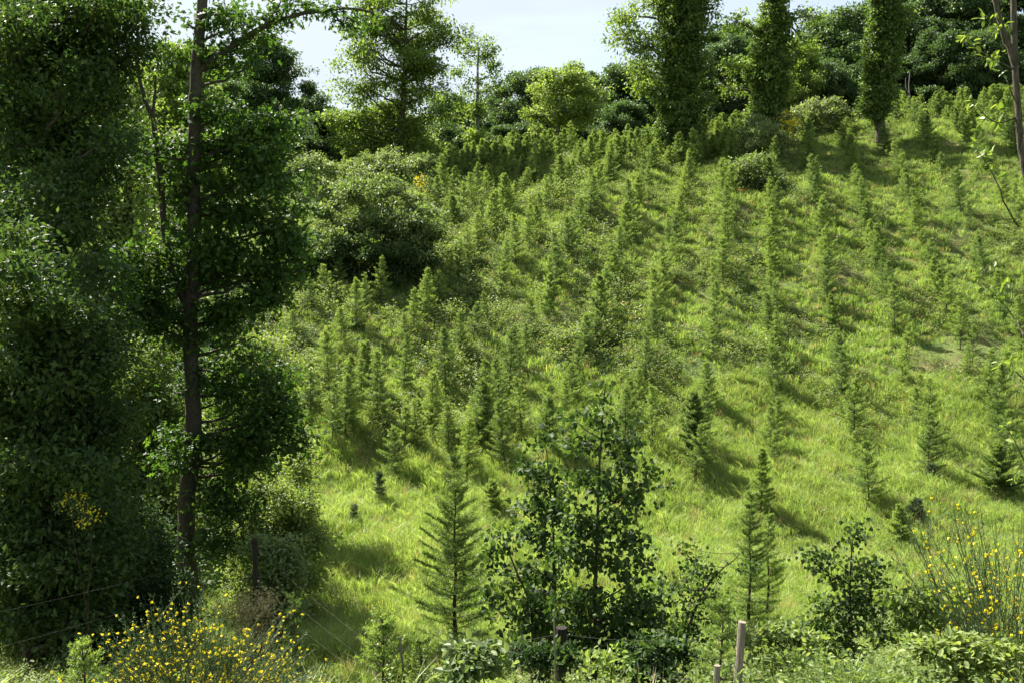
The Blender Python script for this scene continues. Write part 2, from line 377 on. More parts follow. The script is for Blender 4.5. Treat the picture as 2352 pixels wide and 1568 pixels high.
back = []
def place_back(proto, dx, Yd, s, label, top=None):
    """copy or move a wood tree; dx is the bearing, Yd the distance"""
    p = W(dx, 300, Yd); z = float(H(p[0], Yd)) - .1
    if top is not None:                        # scale so that its top stands where the photo shows it
        zt = W(dx, top, Yd)[2]; s = max(.25, (zt - z) / proto['top'])
    rz = rng.random() * 6.28
    sc = (s * (.92 + .16 * rng.random()), s * (.92 + .16 * rng.random()), s)
    return copy_thing(proto, (p[0], Yd, z), rz, sc, label)

PR = {}
def proto(key, dx, Yd, top, label, **kw):
    p = W(dx, 300, Yd); z = float(H(p[0], Yd)) - .1
    r = bg_tree(key, (p[0], Yd, z), label, **kw); r['top'] = kw.get('h', 13) + .3
    s = (W(dx, top, Yd)[2] - z) / r['top']; r.scale = (s, s, s); PR[key] = r
    return r
proto('round', 1215, 92, 168, 'dark rounded oak standing just left of the bright lime tree in the wood', h=13, cw=5.0, base=1.2, n=40)
proto('tall', 2210, 84, -60, 'tallest dark tree at the far right of the wood, cut off by the top', h=17, cw=4.4, base=1.0, n=46)
proto('bushy', 1060, 90, 222, 'dark bushy tree between the wide beech and the slim ivy tree', h=9, cw=4.2, base=.2, n=30)
proto('airy', 430, 62, 96, 'pale green airy tree behind the oak trunk on the left skyline', h=12, cw=3.0, base=1.5, n=28, lm='beech', rs=1.1, tips=34)
BK = [
 ('bushy', 1150, 94, 232, 'dark low crown filling the wood right behind the slim ivy tree'),
 ('bushy', 1375, 93, 200, 'dark tree directly right of the bright lime tree'),
 ('round', 1340, 100, 175, 'dark crown peeping above the right shoulder of the lime tree'),
 ('round', 1440, 92, 150, 'dark tree just left of the first big ivy trunk'),
 ('bushy', 1500, 97, 190, 'dark crown hidden behind the first big ivy trunk'),
 ('round', 1655, 80, 84, 'green tree between the first and second ivy trunks'),
 ('tall', 1700, 92, 60, 'taller dark tree behind the gap between first and second ivy trunks'),
 ('airy', 1838, 78, 100, 'lighter green tree just right of the second ivy trunk'),
 ('round', 1935, 86, 30, 'broad dark crown with rounded top left of the third ivy trunk'),
 ('tall', 1990, 96, 15, 'dark tree behind the third ivy trunk'),
 ('round', 2085, 88, -10, 'dark oak immediately right of the third ivy trunk'),
 ('tall', 2140, 96, -40, 'dark tall tree at the back of the wood, second from the right'),
 ('tall', 2310, 88, -80, 'dark tree behind the slender trunk at the right edge'),
 ('round', 2265, 78, 70, 'dark lower crown in front of the right end of the wood'),
 ('round', 2150, 80, 80, 'dark rounded tree above the right end of the crest saplings'),
 ('bushy', 1255, 84, 262, 'low dark tree at the foot of the lime tree, left side'),
 ('bushy', 1420, 84, 235, 'low dark tree in front of the wood, left of the first ivy trunk'),
 ('bushy', 1040, 82, 285, 'low dark tree at the wood edge right of the wide beech'),
 ('bushy', 1145, 82, 290, 'low dark tree at the foot of the slim ivy tree'),
 ('bushy', 750, 80, 262, 'low dark tree under the skyline dip left of the beech'),
 ('round', 712, 92, 232, 'dark rounded tree right of the tall tree behind the oak'),
 ('airy', 815, 76, 265, 'pale bushy tree tucked against the left side of the beech'),
 ('round', 820, 96, 262, 'dark tree seen through the lower crown of the wide beech'),
 ('bushy', 930, 88, 260, 'dark tree right behind the trunk of the wide beech'),
 ('tall', 615, 70, 85, 'tall tree with ragged top on the skyline right of the oak trunk'),
 ('round', 520, 74, 160, 'rounded tree behind the foliage of the oak'),
 ('airy', 350, 66, 150, 'pale tree with a broken top left of the oak trunk'),
 ('tall', 250, 60, 150, 'tall tree behind the dark leaves at upper left'),
 ('tall', 130, 66, 60, 'tall tree far behind the upper left corner foliage'),
 ('round', 640, 84, 240, 'dark crown low behind the tall ragged tree'),
 ('bushy', 450, 82, 250, 'dark wood tree low behind the oak trunk'),
 ('bushy', 1590, 84, 190, 'dark low tree between the first ivy trunk and its neighbour'),
 ('bushy', 1800, 82, 170, 'dark low tree behind the yellow broom on the crest'),
 ('bushy', 1900, 80, 150, 'dark low tree behind the pale crest bushes'),
 ('bushy', 1990, 81, 150, 'dark low tree left of the foot of the third ivy trunk'),
 ('bushy', 2070, 82, 140, 'dark low tree right of the foot of the third ivy trunk'),
 ('bushy', 2180, 84, 130, 'dark low tree over the crest, third from the right edge'),
 ('bushy', 2250, 82, 140, 'dark low tree over the crest, second from the right edge'),
 ('bushy', 2330, 80, 130, 'dark low tree over the crest at the right edge'),
 ('tall', 2420, 84, -80, 'tall tree of the wood just beyond the right edge'),
 ('tall', 20, 58, 20, 'tall tree at the left edge behind the dark foliage'),
 ('tall', -90, 50, 60, 'tall tree of the left wood beyond the edge'),
]
for k, dx, Yd, top, lab in BK: place_back(PR[k], dx, Yd, 1, lab, top)
# deeper ranks of the same wood close the view through the trunks
cnt = 0
for q, Yd in enumerate((104, 112)):
    for dx in range(-150 + q * 70, 2560, 150):
        edge = np.interp(dx, [0, 600, 800, 1100, 1400, 1600, 2000, 2400], [120, 200, 290, 240, 190, 110, 40, 30]) + 25
        k = ['round', 'bushy', 'tall'][cnt % 3]; cnt += 1
        o = place_back(PR[k], dx, Yd, 1, 'dark crown deep in the wood, %s from the left in the %s rank of trees' % (ordn((dx + 150) // 150 + 1), ('second', 'rearmost')[q]), edge)
        o['group'] = 'dark crowns deep in the wood'

# ------------------------------------------------------------------ the wide beech left of centre
def at_ground(dx, Yd, dz=0):
    x = W(dx, 300, Yd)[0]; return np.array([x, Yd, float(H(x, Yd)) + dz])
def clumps_px(base, Yd, lst, depth=1.0, dens=1.0):
    """(dx, dy, rx, ry, tips, dY) in view pixels at distance Yd -> local clumps"""
    out = []; u = PX(Yd)
    for dx, dy, rx, ry, n, dY in lst:
        c = W(dx, dy, Yd + dY) - base; out.append((c, (rx * u, (rx + ry) * .5 * u * depth, ry * u), int(n * dens)))
    return out
Yb = 66; b = at_ground(920, Yb, -.2)
lst = [(925 + 95 * a_ * (1 - .25 * abs(c_)), 150 + 190 * c_, 26 + 12 * rng.random(), 18 + 8 * rng.random(), 14, rng.normal()) for a_, c_ in zip(rng.uniform(-1.25, .8, 34), rng.uniform(-1, 1, 34))] + [(925, 40, 60, 40, 34, 0), (990, 50, 50, 32, 26, 1), (860, 60, 48, 30, 24, -1), (1030, 100, 38, 24, 20, 0), (830, 110, 40, 26, 22, 0), (900, 110, 55, 36, 32, 1), (970, 125, 52, 28, 26, -1),
       (1010, 165, 34, 20, 14, 0), (850, 165, 48, 26, 24, 0), (920, 180, 60, 30, 30, 0), (980, 215, 42, 24, 20, 1), (850, 225, 55, 28, 26, -1), (915, 250, 62, 30, 32, 0), (985, 275, 44, 26, 22, 0),
       (845, 285, 52, 26, 26, 1), (800, 290, 30, 28, 14, 0), (910, 310, 60, 22, 24, 0), (860, 330, 40, 16, 12, 0), (975, 320, 34, 18, 10, 0), (800, 330, 36, 24, 26, 0), (830, 310, 40, 24, 24, 1), (880, 345, 40, 14, 16, 0), (790, 265, 28, 22, 16, 0), (925, -30, 60, 40, 24, 0), (1000, -10, 40, 30, 14, 0), (850, 10, 40, 24, 12, 0)]
r = thing('beech_tree', b, 'wide layered beech with dark straight trunk, left of the sky opening', 'tree')
make_tree(r, [(0, 0, -.3), W(922, 300, Yb) - b, W(930, 150, Yb) - b, W(935, -20, Yb) - b], [.24, .2, .13, .04], clumps_px(b, Yb, [(x, y, rx * 1.1, ry * 1.15, n, d) for x, y, rx, ry, n, d in lst], 1.1, 1.7), LEAF_SIMPLE, .22, M['beech'], M['bark'], per=22, spread=.32, limb_r=.09, up=1.4)

# slim tree with an ivy-clad trunk and a thin crown
Ys = 74; b = at_ground(1095, Ys, -.2)
lst = [(1095, 100, 28, 18, 12, 0), (1125, 125, 26, 18, 12, 0), (1070, 125, 26, 16, 11, 0), (1140, 165, 24, 18, 11, 0), (1060, 165, 20, 16, 8, 0), (1098, 150, 28, 16, 9, 1), (1135, 200, 28, 12, 9, 0), (1075, 205, 26, 10, 7, 0), (1100, 185, 26, 12, 6, 0),
       (1097, 238, 14, 16, 10, 0), (1094, 270, 15, 18, 16, 0), (1097, 300, 17, 18, 18, 0), (1100, 325, 16, 14, 14, 0), (1085, 245, 20, 8, 6, 0)]
r = thing('slim_tree', b, 'slim grey tree with thin open crown and ivy round its lower trunk', 'tree')
make_tree(r, [(0, 0, -.3), W(1097, 220, Ys) - b, W(1098, 100, Ys) - b], [.17, .14, .04], clumps_px(b, Ys, lst, 1.0, 2.4), LEAF_SIMPLE, .22, M['beech'], M['greybark'], per=13, spread=.26, limb_r=.05, twig_r=.025)

# bright lime tree
Yl = 78; b = at_ground(1280, Yl, -.2)
lst = [(1295, 175, 42, 24, 34, 0), (1262, 195, 34, 24, 26, 0), (1335, 200, 34, 26, 26, 0), (1300, 215, 44, 26, 34, 1), (1258, 235, 32, 22, 22, 0), (1335, 240, 34, 22, 24, 0), (1300, 250, 40, 22, 26, -1), (1270, 275, 26, 14, 14, 0),
       (1325, 280, 30, 20, 18, 0), (1290, 300, 22, 22, 16, 0), (1225, 268, 24, 12, 12, 0), (1245, 300, 22, 10, 9, 0), (1350, 265, 14, 14, 8, 0)]
r = thing('lime_tree', b, 'bright yellow-green rounded tree standing alone before the dark wood', 'tree')
make_tree(r, [(0, 0, -.3), W(1284, 260, Yl) - b, W(1298, 180, Yl) - b], [.18, .13, .04], clumps_px(b, Yl, lst, 1.1, 2.2), LEAF_SIMPLE, .24, M['pale'], M['greybark'], per=20, spread=.28, limb_r=.06)

# ------------------------------------------------------------------ the three ivy trunks on the crest
def ivy_tree(dx, Yd, pts, lst, label, extra_lst=(), tr=.3):
    b = at_ground(dx, Yd, -.3)
    r = thing('ivy_clad_tree', b, label, 'tree', 'tall trees with ivy-clad trunks on the crest')
    wood = MB(); ivy = MB(); fol = MB()
    t = resample([np.zeros(3)] + [W(x, y, Yd) - b for x, y in pts], 18, .03); tube(wood, t, np.linspace(tr, tr * .6, 18), 9, rough=.15)
    u = PX(Yd)
    for cx, cy, rx, ry, n, dY in lst:
        c = W(cx, cy, Yd + dY) - b; tips, d = clump_points(c, (rx * u, rx * u * .95, ry * u), int(n * 1.5), .62)
        leafy(ivy, tips, d, 34, .17, LEAF_SIMPLE, .2, up=.3, droop=.3, tonev=.25)
    for (sx, sy, ex, ey, rx, ry, n, dY) in extra_lst:
        s = W(sx, sy, Yd) - b; e = W(ex, ey, Yd + dY) - b; m = s * .5 + e * .5; m[2] += .06 * np.linalg.norm(e - s)
        tube(wood, resample([s, m, e], 8, .06), np.linspace(.1, .035, 8), 6)
        tips, d = clump_points(e, (rx * u, rx * u, ry * u), int(n * 2.2), .3); leafy(fol, tips, d, 15, .28, LEAF_SIMPLE, .22); twigs(wood, e, tips, .02, .8)
    wood.build('trunk', M['bark'], r, True); ivy.build('ivy', M['ivy'], r)
    if fol.v: fol.build('crown', M['beech'], r)
    return r
def column(x0, y0, x1, y1, r0, r1, n, tips=46):
    out = []
    for k in range(n):
        t = k / (n - 1); rr = (r0 + (r1 - r0) * t) * (.68 + .55 * rng.random())
        out.append((x0 + (x1 - x0) * t + rng.normal() * r0 * .13, y0 + (y1 - y0) * t, rr, (y0 - y1) / n * 1.0 + 4, tips, 0))
    return out
ivy_tree(1562, 62, [(1562, 200), (1566, 60), (1570, -60)], column(1560, 318, 1572, -50, 40, 58, 13, 62),
         'widest ivy-clad trunk on the crest with branches reaching left', [
    (1560, 150, 1440, 90, 50, 36, 26, 0), (1560, 60, 1430, 40, 44, 22, 18, 0), (1555, 190, 1475, 160, 34, 26, 20, 1), (1560, 90, 1490, 110, 40, 30, 22, -1), (1555, 30, 1500, 10, 40, 30, 20, 0),
    (1555, 230, 1480, 205, 28, 16, 14, 0), (1570, 40, 1640, 20, 16, 20, 6, 0)], tr=.42)
ivy_tree(1758, 62, [(1758, 180), (1768, 60), (1774, -60)], column(1756, 262, 1778, 45, 42, 32, 10, 56) + column(1778, 30, 1775, -40, 28, 26, 3, 30),
         'middle ivy-clad trunk, directly behind the two crest bushes', [
    (1770, 60, 1850, 40, 40, 24, 16, 0), (1760, 90, 1690, 50, 36, 22, 11, 0), (1770, 20, 1840, 90, 24, 30, 9, 0), (1750, 180, 1680, 150, 30, 14, 13, 0), (1750, 220, 1675, 205, 22, 12, 8, 0)], tr=.34)
ivy_tree(2022, 60, [(2022, 180), (2030, 60), (2040, -60)], column(2020, 245, 2034, -30, 30, 34, 10, 52),
         'rightmost ivy-clad trunk on the crest, with its bare foot showing', [(2030, 40, 2070, 30, 20, 12, 8, 0)], tr=.3)

# bare silvery forked stem in front of the wood
b = at_ground(2085, 68); r = thing('dead_stem', b, 'thin silvery dead stem with a fork right of third ivy trunk', 'dead tree'); mb = MB()
tube(mb, resample([b * 0, W(2092, 220, 68) - b, W(2086, 195, 68) - b, W(2090, 165, 68) - b], 8, .02), np.linspace(.06, .03, 8), 5)
tube(mb, resample([W(2092, 222, 68) - b, W(2078, 205, 68) - b, W(2080, 180, 68) - b], 6, .02), np.linspace(.04, .02, 6), 5)
mb.build('stem', M['greybark'], r, True)

# ------------------------------------------------------------------ shrubs
def shrub(name, dx, Yd, lst, label, lmat='willow', leaf=LEAF_SIMPLE, size=.1, per=16, spread=.14, cat='bush', group=None, sink=.1, up=.7, skirt=True, dens=1.0, stemr=.03, tone0=.5, flowers=None):
    b = at_ground(dx, Yd, -sink); r = thing(name, b, label, cat, group)
    wood = MB(); fol = MB(); fl = MB(); u = PX(Yd)
    cl = [(W(cx, cy, Yd + dY) - b, rx, ry, int(n * dens)) for cx, cy, rx, ry, n, dY in lst]
    if skirt:
        for c, rx, ry, n in list(cl):
            gz = float(H(b[0] + c[0], b[1] + c[1])) - b[2]; zz = c[2] - ry * u * 1.5
            while zz > gz: cl.append((np.array([c[0] * .97, c[1] + rng.normal() * .1, zz]), rx, ry, int(n * .55))); zz -= ry * u * 1.6
    for c, rx, ry, n in cl:
        tips = []
        for c2, r2, n2 in shatter(c, (rx * u * 1.1, rx * u * 1.1, ry * u * 1.1), n, 4):
            tp, d = clump_points(c2, r2, n2, .35); tips.append(tp)
            leafy(fol, tp, d, int(per * 1.5), spread * 1.15, leaf, size * 1.15, up=up, tone0=tone0)
        tips = np.concatenate(tips)
        base = np.array([rng.normal() * .08, rng.normal() * .08, 0]); m = base * .4 + c * .6; m[2] = c[2] * .45
        tube(wood, resample([base, m, c], 6, .02), np.linspace(stemr, stemr * .4, 6), 5); twigs(wood, c, tips, stemr * .35, .35)
        if flowers:
            k = int(n * flowers); tp, d2 = clump_points(c, (rx * u, rx * u, ry * u), k, .8); leafy(fl, tp, d2, 6, spread * .6, LEAF_BIRCH, size * .8, up=.3)
    wood.build('stem', M['twig'], r, True); fol.build('foliage', M[lmat], r)
    if fl.v: fl.build('blossom', M['yellow'], r)
    return r
shrub('sallow_bush', 850, 43, [(790, 520, 50, 40, 60, 0), (770, 560, 34, 34, 34, -1), (830, 470, 60, 46, 70, 0), (900, 470, 60, 50, 70, .5), (950, 520, 44, 46, 50, 0), (870, 540, 60, 50, 66, 1), (920, 570, 50, 34, 40, 0), (760, 500, 28, 26, 22, 0), (960, 460, 34, 30, 26, 1)],
      'largest pale sallow bush at the left of the plantation, dark underneath', per=24, size=.13, dens=1.3)
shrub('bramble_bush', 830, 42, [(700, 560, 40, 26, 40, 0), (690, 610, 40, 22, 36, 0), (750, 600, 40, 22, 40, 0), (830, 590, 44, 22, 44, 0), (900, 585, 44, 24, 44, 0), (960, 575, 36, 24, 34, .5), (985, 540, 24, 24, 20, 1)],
      'dark lower foliage of the largest sallow bush, shade put into leaf colour', per=20, size=.11, lmat='dark')  # shaded base of the sallow, its shade painted in as separate dark-leaved clumps
shrub('sallow_bush', 720, 52, [(700, 400, 50, 36, 44, 0), (760, 385, 50, 30, 40, 1), (740, 440, 54, 36, 46, 0), (690, 470, 40, 40, 36, 0), (690, 540, 34, 40, 34, 0)],
      'pale green sallow thicket between the oak and the largest sallow bush', per=22, size=.13, dens=1.5)
shrub('sallow_bush', 880, 57, [(820, 380, 44, 24, 34, 0), (880, 372, 46, 22, 34, 0), (930, 388, 40, 24, 30, 0), (980, 372, 34, 20, 24, 1), (870, 410, 60, 24, 40, -1)],
      'low sallow thicket at the foot of the wide beech', per=22, size=.14, dens=1.6, tone0=.6)
shrub('hawthorn_bush', 1735, 52, [(1735, 385, 46, 32, 60, 0), (1700, 400, 30, 26, 30, 0), (1770, 410, 32, 34, 36, 0), (1735, 430, 44, 26, 44, .5)], 'round dark-bottomed bush halfway up the slope under the middle ivy trunk', per=24, size=.12, sink=.2, dens=1.7)
shrub('hawthorn_bush', 1752, 57.5, [(1740, 300, 34, 26, 40, 0), (1775, 310, 28, 26, 30, 0), (1720, 322, 26, 20, 22, 0), (1760, 335, 36, 18, 26, 0)], 'bush right at the foot of the middle ivy trunk', per=22, size=.12, sink=.2, dens=1.6)
shrub('crest_bush', 1885, 64, [(1870, 245, 30, 20, 26, 0), (1905, 252, 28, 20, 24, 0), (1840, 258, 24, 18, 18, 0), (1935, 268, 22, 16, 16, 0)], 'pale feathery bushes on the crest right of the yellow broom', per=22, size=.14, tone0=.7, dens=1.7)
shrub('crest_bush', 2090, 66, [(2070, 262, 26, 12, 18, 0), (2110, 258, 26, 12, 18, 0)], 'low pale bush on the crest just right of the third ivy trunk', per=20, size=.11, tone0=.65, lmat='pale')
shrub('gorse_bush', 1812, 60, [(1808, 272, 16, 14, 16, 0), (1822, 285, 18, 12, 14, 0)], 'small bush covered in yellow blossom on the crest between ivy trunks', per=14, size=.09, flowers=3.2, lmat='broomgreen')
shrub('gorse_bush', 968, 52, [(968, 416, 14, 12, 12, 0)], 'small yellow-flowered bush beside the largest sallow bush', per=12, size=.08, flowers=2.2, lmat='broomgreen')
shrub('rusty_bush', 1708, 51, [(1706, 432, 10, 6, 8, 0)], 'tiny rust-red dead bush against the round dark-bottomed bush', lmat='rust', per=12, size=.06, cat='bush', spread=.08)

# left side, behind and around the oak
shrub('hazel_bush', 330, 44, [(300, 560, 70, 50, 70, 0), (360, 520, 60, 40, 60, 1), (330, 450, 60, 50, 64, 2), (260, 480, 50, 60, 50, 0), (400, 600, 40, 30, 30, 0), (300, 380, 50, 50, 50, 2), (350, 330, 50, 40, 44, 2), (420, 420, 40, 50, 40, 1)],
      'sunlit pale shrub seen between the left foliage and the oak', size=.16, spread=.2, per=15, tone0=.8, lmat='willow', stemr=.04)
shrub('young_maple', 270, 40, [(240, 330, 50, 60, 60, 0), (290, 250, 44, 50, 50, 0), (210, 230, 44, 44, 46, 0), (250, 160, 44, 40, 46, 0), (230, 420, 44, 40, 44, 0), (330, 300, 30, 30, 26, 1), (300, 180, 24, 24, 20, 0)],
      'sunlit yellow-green young maple behind the upper left foliage', size=.17, spread=.22, per=15, lmat='pale', stemr=.07, cat='tree', tone0=.5, dens=.85)
shrub('hazel_bush', 320, 24, [(300, 840, 70, 50, 90, 0), (360, 800, 50, 40, 60, 0), (250, 900, 60, 60, 80, 0), (340, 920, 60, 50, 80, 0), (290, 1000, 70, 60, 90, 0), (370, 1020, 50, 50, 56, 0), (250, 1100, 60, 50, 60, 0), (350, 1110, 60, 40, 60, 0)],
      'dense glossy hazel thicket filling the gap left of the oak trunk', size=.09, per=17, spread=.13, lmat='bramble', stemr=.025, tone0=.3)
shrub('hazel_bush', 545, 25, [(520, 820, 44, 36, 44, 0), (580, 800, 50, 40, 54, 0), (640, 830, 40, 40, 44, 0), (560, 880, 50, 40, 54, 0), (610, 930, 44, 44, 50, 0), (540, 960, 40, 40, 40, 0)],
      'low bright hazel thicket seen right behind the oak trunk', size=.075, per=22, spread=.12, lmat='bramble', stemr=.025, tone0=.55)
shrub('bramble_bush', 650, 19.5, [(640, 1140, 60, 50, 80, 0), (690, 1090, 40, 50, 50, 1), (600, 1190, 50, 40, 60, 0), (700, 1180, 36, 44, 44, 0), (650, 1230, 60, 40, 70, 0), (570, 1130, 40, 40, 40, .5), (680, 1020, 30, 30, 20, 2)],
      'sunlit bramble thicket right of the oak trunk at the meadow edge', size=.065, per=24, spread=.1, lmat='bramble', stemr=.015)
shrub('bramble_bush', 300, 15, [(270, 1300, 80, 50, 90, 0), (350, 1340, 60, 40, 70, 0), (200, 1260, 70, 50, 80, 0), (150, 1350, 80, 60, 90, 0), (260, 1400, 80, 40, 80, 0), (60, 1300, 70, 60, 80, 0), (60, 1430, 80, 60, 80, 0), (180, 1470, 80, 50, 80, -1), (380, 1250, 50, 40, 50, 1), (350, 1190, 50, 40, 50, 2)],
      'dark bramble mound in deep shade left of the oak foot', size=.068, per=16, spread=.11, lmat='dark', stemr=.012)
shrub('bramble_bush', 640, 13, [(630, 1270, 34, 30, 50, 0), (655, 1320, 30, 36, 50, 0), (620, 1340, 26, 30, 36, 0), (650, 1250, 20, 20, 20, 0)], 'silvery-leaved bramble beside the dark fence post', size=.05, per=18, spread=.08, lmat='willow', stemr=.01)
shrub('rusty_bush', 600, 12, [(590, 1370, 40, 34, 30, 0), (560, 1400, 40, 30, 26, 0)], 'dead rusty brown twigs at the foot of the dark fence post', size=.035, per=14, spread=.08, lmat='straw', stemr=.006, cat='dead shrub')
shrub('gorse_bush', 185, 11.9, [(165, 1150, 26, 20, 14, 0), (205, 1185, 22, 20, 12, 0)], 'shaded broom with yellow flowers under the dark left trees', size=.03, per=12, spread=.07, flowers=1.3, lmat='broomgreen', stemr=.008, skirt=False)

# ------------------------------------------------------------------ big dark trees at the left
def left_tree(dx, Yd, lst, label, leaf, size, lmat, per, spread, trunk_pts, tr):
    b = at_ground(dx, Yd, -.2); r = thing('broadleaf_tree', b, label, 'tree', 'dark trees along the left edge')
    make_tree(r, [np.zeros(3)] + [W(x, y, Yd) - b for x, y in trunk_pts], np.linspace(tr, tr * .25, 5), clumps_px(b, Yd, lst, 1.0), leaf, size, M[lmat], M['bark'], per=per, spread=spread, limb_r=.05, twig_r=.012)
lst = []
for k in range(190):
    cy = -30 + 1100 * rng.random(); cx = -20 + 320 * rng.random()
    if cx > 290 - max(0, cy - 120) * .22: cx -= 110
    q = .6 + .8 * rng.random(); lst.append((cx, cy, 40 * q, 18 * q, 30, rng.normal() * .9))
lst += [(290, 30, 44, 26, 44, 0), (310, 70, 28, 18, 20, 0), (300, 120, 28, 20, 20, 0), (-60, 200, 80, 80, 60, 1), (-60, 400, 80, 80, 60, 1), (-60, 30, 80, 80, 60, 1)]
left_tree(70, 17, lst, 'big dark-leaved tree filling the upper left corner', LEAF_SIMPLE, .098, 'dark', 17, .24, [(75, 900), (80, 600), (90, 300), (110, 60)], .16)
lst = []
for k in range(190):
    cy = 520 + 930 * rng.random() ** .7; cx = -20 + min(235, 30 + (cy - 500) * .75) * rng.random() + (25 if cy > 950 else 0)
    q = .6 + .8 * rng.random(); lst.append((cx, cy, 40 * q, 22 * q, 30, rng.normal() * .7))
lst += [(250, 680, 34, 12, 14, 0), (280, 740, 30, 10, 10, 0), (255, 850, 34, 12, 14, 0), (290, 930, 26, 10, 9, 0), (230, 620, 34, 26, 30, 0), (215, 760, 30, 30, 26, 0), (220, 1000, 34, 34, 30, 0), (230, 1120, 34, 34, 30, 0), (-70, 900, 80, 80, 50, 1)]
left_tree(40, 13.5, lst, 'dark willow-leaved tree low along the left edge', LEAF_SIMPLE, .085, 'dark', 17, .17, [(40, 1200), (50, 1000), (60, 850), (64, 740)], .09)

# ------------------------------------------------------------------ the foreground oak
Yo = 19.0; b = at_ground(428, Yo, -.1)
oak = thing('oak_tree', b, 'tall dark oak standing in the left foreground with lobed leaves', 'tree')
def oak_extra(wood, fol):
    P = lambda x, y, d=0: W(x, y, Yo + d) - b
    for x, y, n in ((790, 40, 12), (815, 66, 9), (740, 30, 6), (770, 20, 8), (700, 10, 9), (650, 15, 12), (640, 60, 5), (850, 40, 5)):
        tp, d = clump_points(P(x, y), (.22, .25, .16), n, .2); leafy(fol, tp, d, 9, .13, LEAF_OAK, .12); twigs(wood, P(x, y), tp, .008, .8)
    # long bough sweeping up to the right
    tube(wood, resample([P(455, 165), P(490, 135), P(540, 100), P(590, 72), P(640, 45), P(710, 30), P(790, 18), P(860, 30)], 20, .01), np.linspace(.07, .02, 20), 7)
    tube(wood, resample([P(600, 68), P(640, 20), P(660, -30)], 6, .01), np.linspace(.03, .015, 6), 5)
    # dead leader to the left
    tube(wood, resample([P(430, 705), P(415, 665), P(398, 635), P(380, 575), P(372, 450), P(363, 370), P(350, 265)], 20, .008), np.linspace(.075, .05, 20), 7)
    tube(wood, resample([P(350, 268), P(330, 225), P(318, 170), P(310, 100)], 10, .008), np.linspace(.045, .025, 10), 6)
    tube(wood, resample([P(350, 262), P(356, 220), P(358, 175)], 6, .005), np.linspace(.03, .02, 6), 5)
lst = [(670, 510, 34, 30, 34, 0), (660, 570, 36, 30, 36, 0), (470, 330, 26, 40, 34, .4), (640, 300, 24, 30, 20, 0), (600, 270, 30, 26, 24, 0), (470, 600, 30, 50, 40, .4), (650, 960, 30, 30, 26, 0), (600, 980, 36, 26, 34, 0), (470, 860, 24, 40, 26, .4), (290, 640, 26, 26, 22, 0), (500, 60, 34, 20, 22, 0), (560, 90, 34, 20, 26, 0), (540, 140, 40, 16, 24, .3), (480, 130, 24, 26, 16, 0), (600, 45, 40, 16, 20, 0), (530, 30, 36, 18, 18, .5), (580, 150, 24, 12, 9, 0),
       (430, 55, 12, 10, 6, 0),
       (500, 270, 36, 26, 40, 0), (560, 310, 42, 30, 50, 0), (620, 350, 36, 26, 36, 0), (520, 360, 50, 36, 66, .4), (590, 400, 52, 36, 66, -.3), (500, 440, 44, 38, 60, 0), (640, 440, 34, 30, 40, 0),
       (560, 480, 54, 36, 70, .3), (620, 530, 44, 34, 56, 0), (500, 540, 44, 38, 60, -.3), (560, 590, 54, 34, 66, 0), (640, 610, 44, 30, 50, 0), (690, 620, 26, 22, 20, 0), (500, 640, 40, 34, 46, .3),
       (600, 670, 50, 28, 54, 0), (550, 710, 54, 28, 54, 0), (640, 690, 30, 22, 22, 0), (490, 740, 36, 22, 28, 0),
       (390, 330, 24, 20, 20, 0), (380, 380, 30, 22, 28, .3), (340, 350, 22, 14, 12, 0), (400, 450, 26, 36, 32, 0), (400, 540, 26, 34, 30, .3), (345, 590, 40, 28, 42, 0), (390, 630, 34, 26, 36, 0), (310, 620, 26, 22, 22, 0),
       (340, 690, 44, 22, 38, 0), (390, 720, 36, 26, 34, 0), (310, 730, 36, 20, 26, 0), (370, 760, 36, 16, 22, 0), (280, 700, 22, 14, 12, 0),
       (490, 850, 34, 28, 36, 0), (550, 850, 40, 30, 44, 0), (610, 870, 40, 28, 40, 0), (500, 920, 36, 30, 38, .3), (570, 930, 44, 28, 44, 0), (640, 930, 30, 24, 24, 0), (500, 1000, 40, 26, 38, 0), (570, 1010, 46, 24, 40, 0),
       (640, 1020, 34, 22, 26, 0), (520, 1060, 40, 20, 30, 0), (600, 1060, 40, 18, 26, 0), (400, 1000, 26, 20, 18, 0), (380, 1050, 36, 18, 22, 0), (430, 1060, 30, 16, 16, -.3),
       (560, 780, 40, 14, 14, 0), (460, 790, 26, 20, 16, 0), (510, 1110, 34, 20, 26, 0), (490, 1160, 34, 26, 34, -.3), (550, 1180, 34, 26, 34, -.3), (480, 1240, 32, 22, 28, -.3), (540, 1250, 30, 18, 22, -.3), (690, 1010, 26, 16, 14, 0), (400, 900, 18, 14, 8, 0)]
make_tree(oak, [(0, 0, -.1), W(424, 1250, Yo) - b, W(432, 1100, Yo) - b, W(448, 1000, Yo) - b, W(440, 850, Yo) - b, W(435, 720, Yo) - b, W(448, 560, Yo) - b, W(445, 400, Yo) - b, W(448, 250, Yo) - b, W(452, 140, Yo) - b, W(464, 20, Yo) - b, W(466, -60, Yo) - b],
          [.17, .165, .16, .15, .14, .13, .12, .105, .09], clumps_px(b, Yo, [(x, y, rx * 1.15, ry * 1.2, n, d) for x, y, rx, ry, n, d in lst], 1.2, 1.45), LEAF_OAK, .13, M['oak'], M['bark'], per=8, spread=.19, limb_r=.035, twig_r=.009, sides=12, extra=oak_extra, wob=.008, up=.8, hollow=.2)

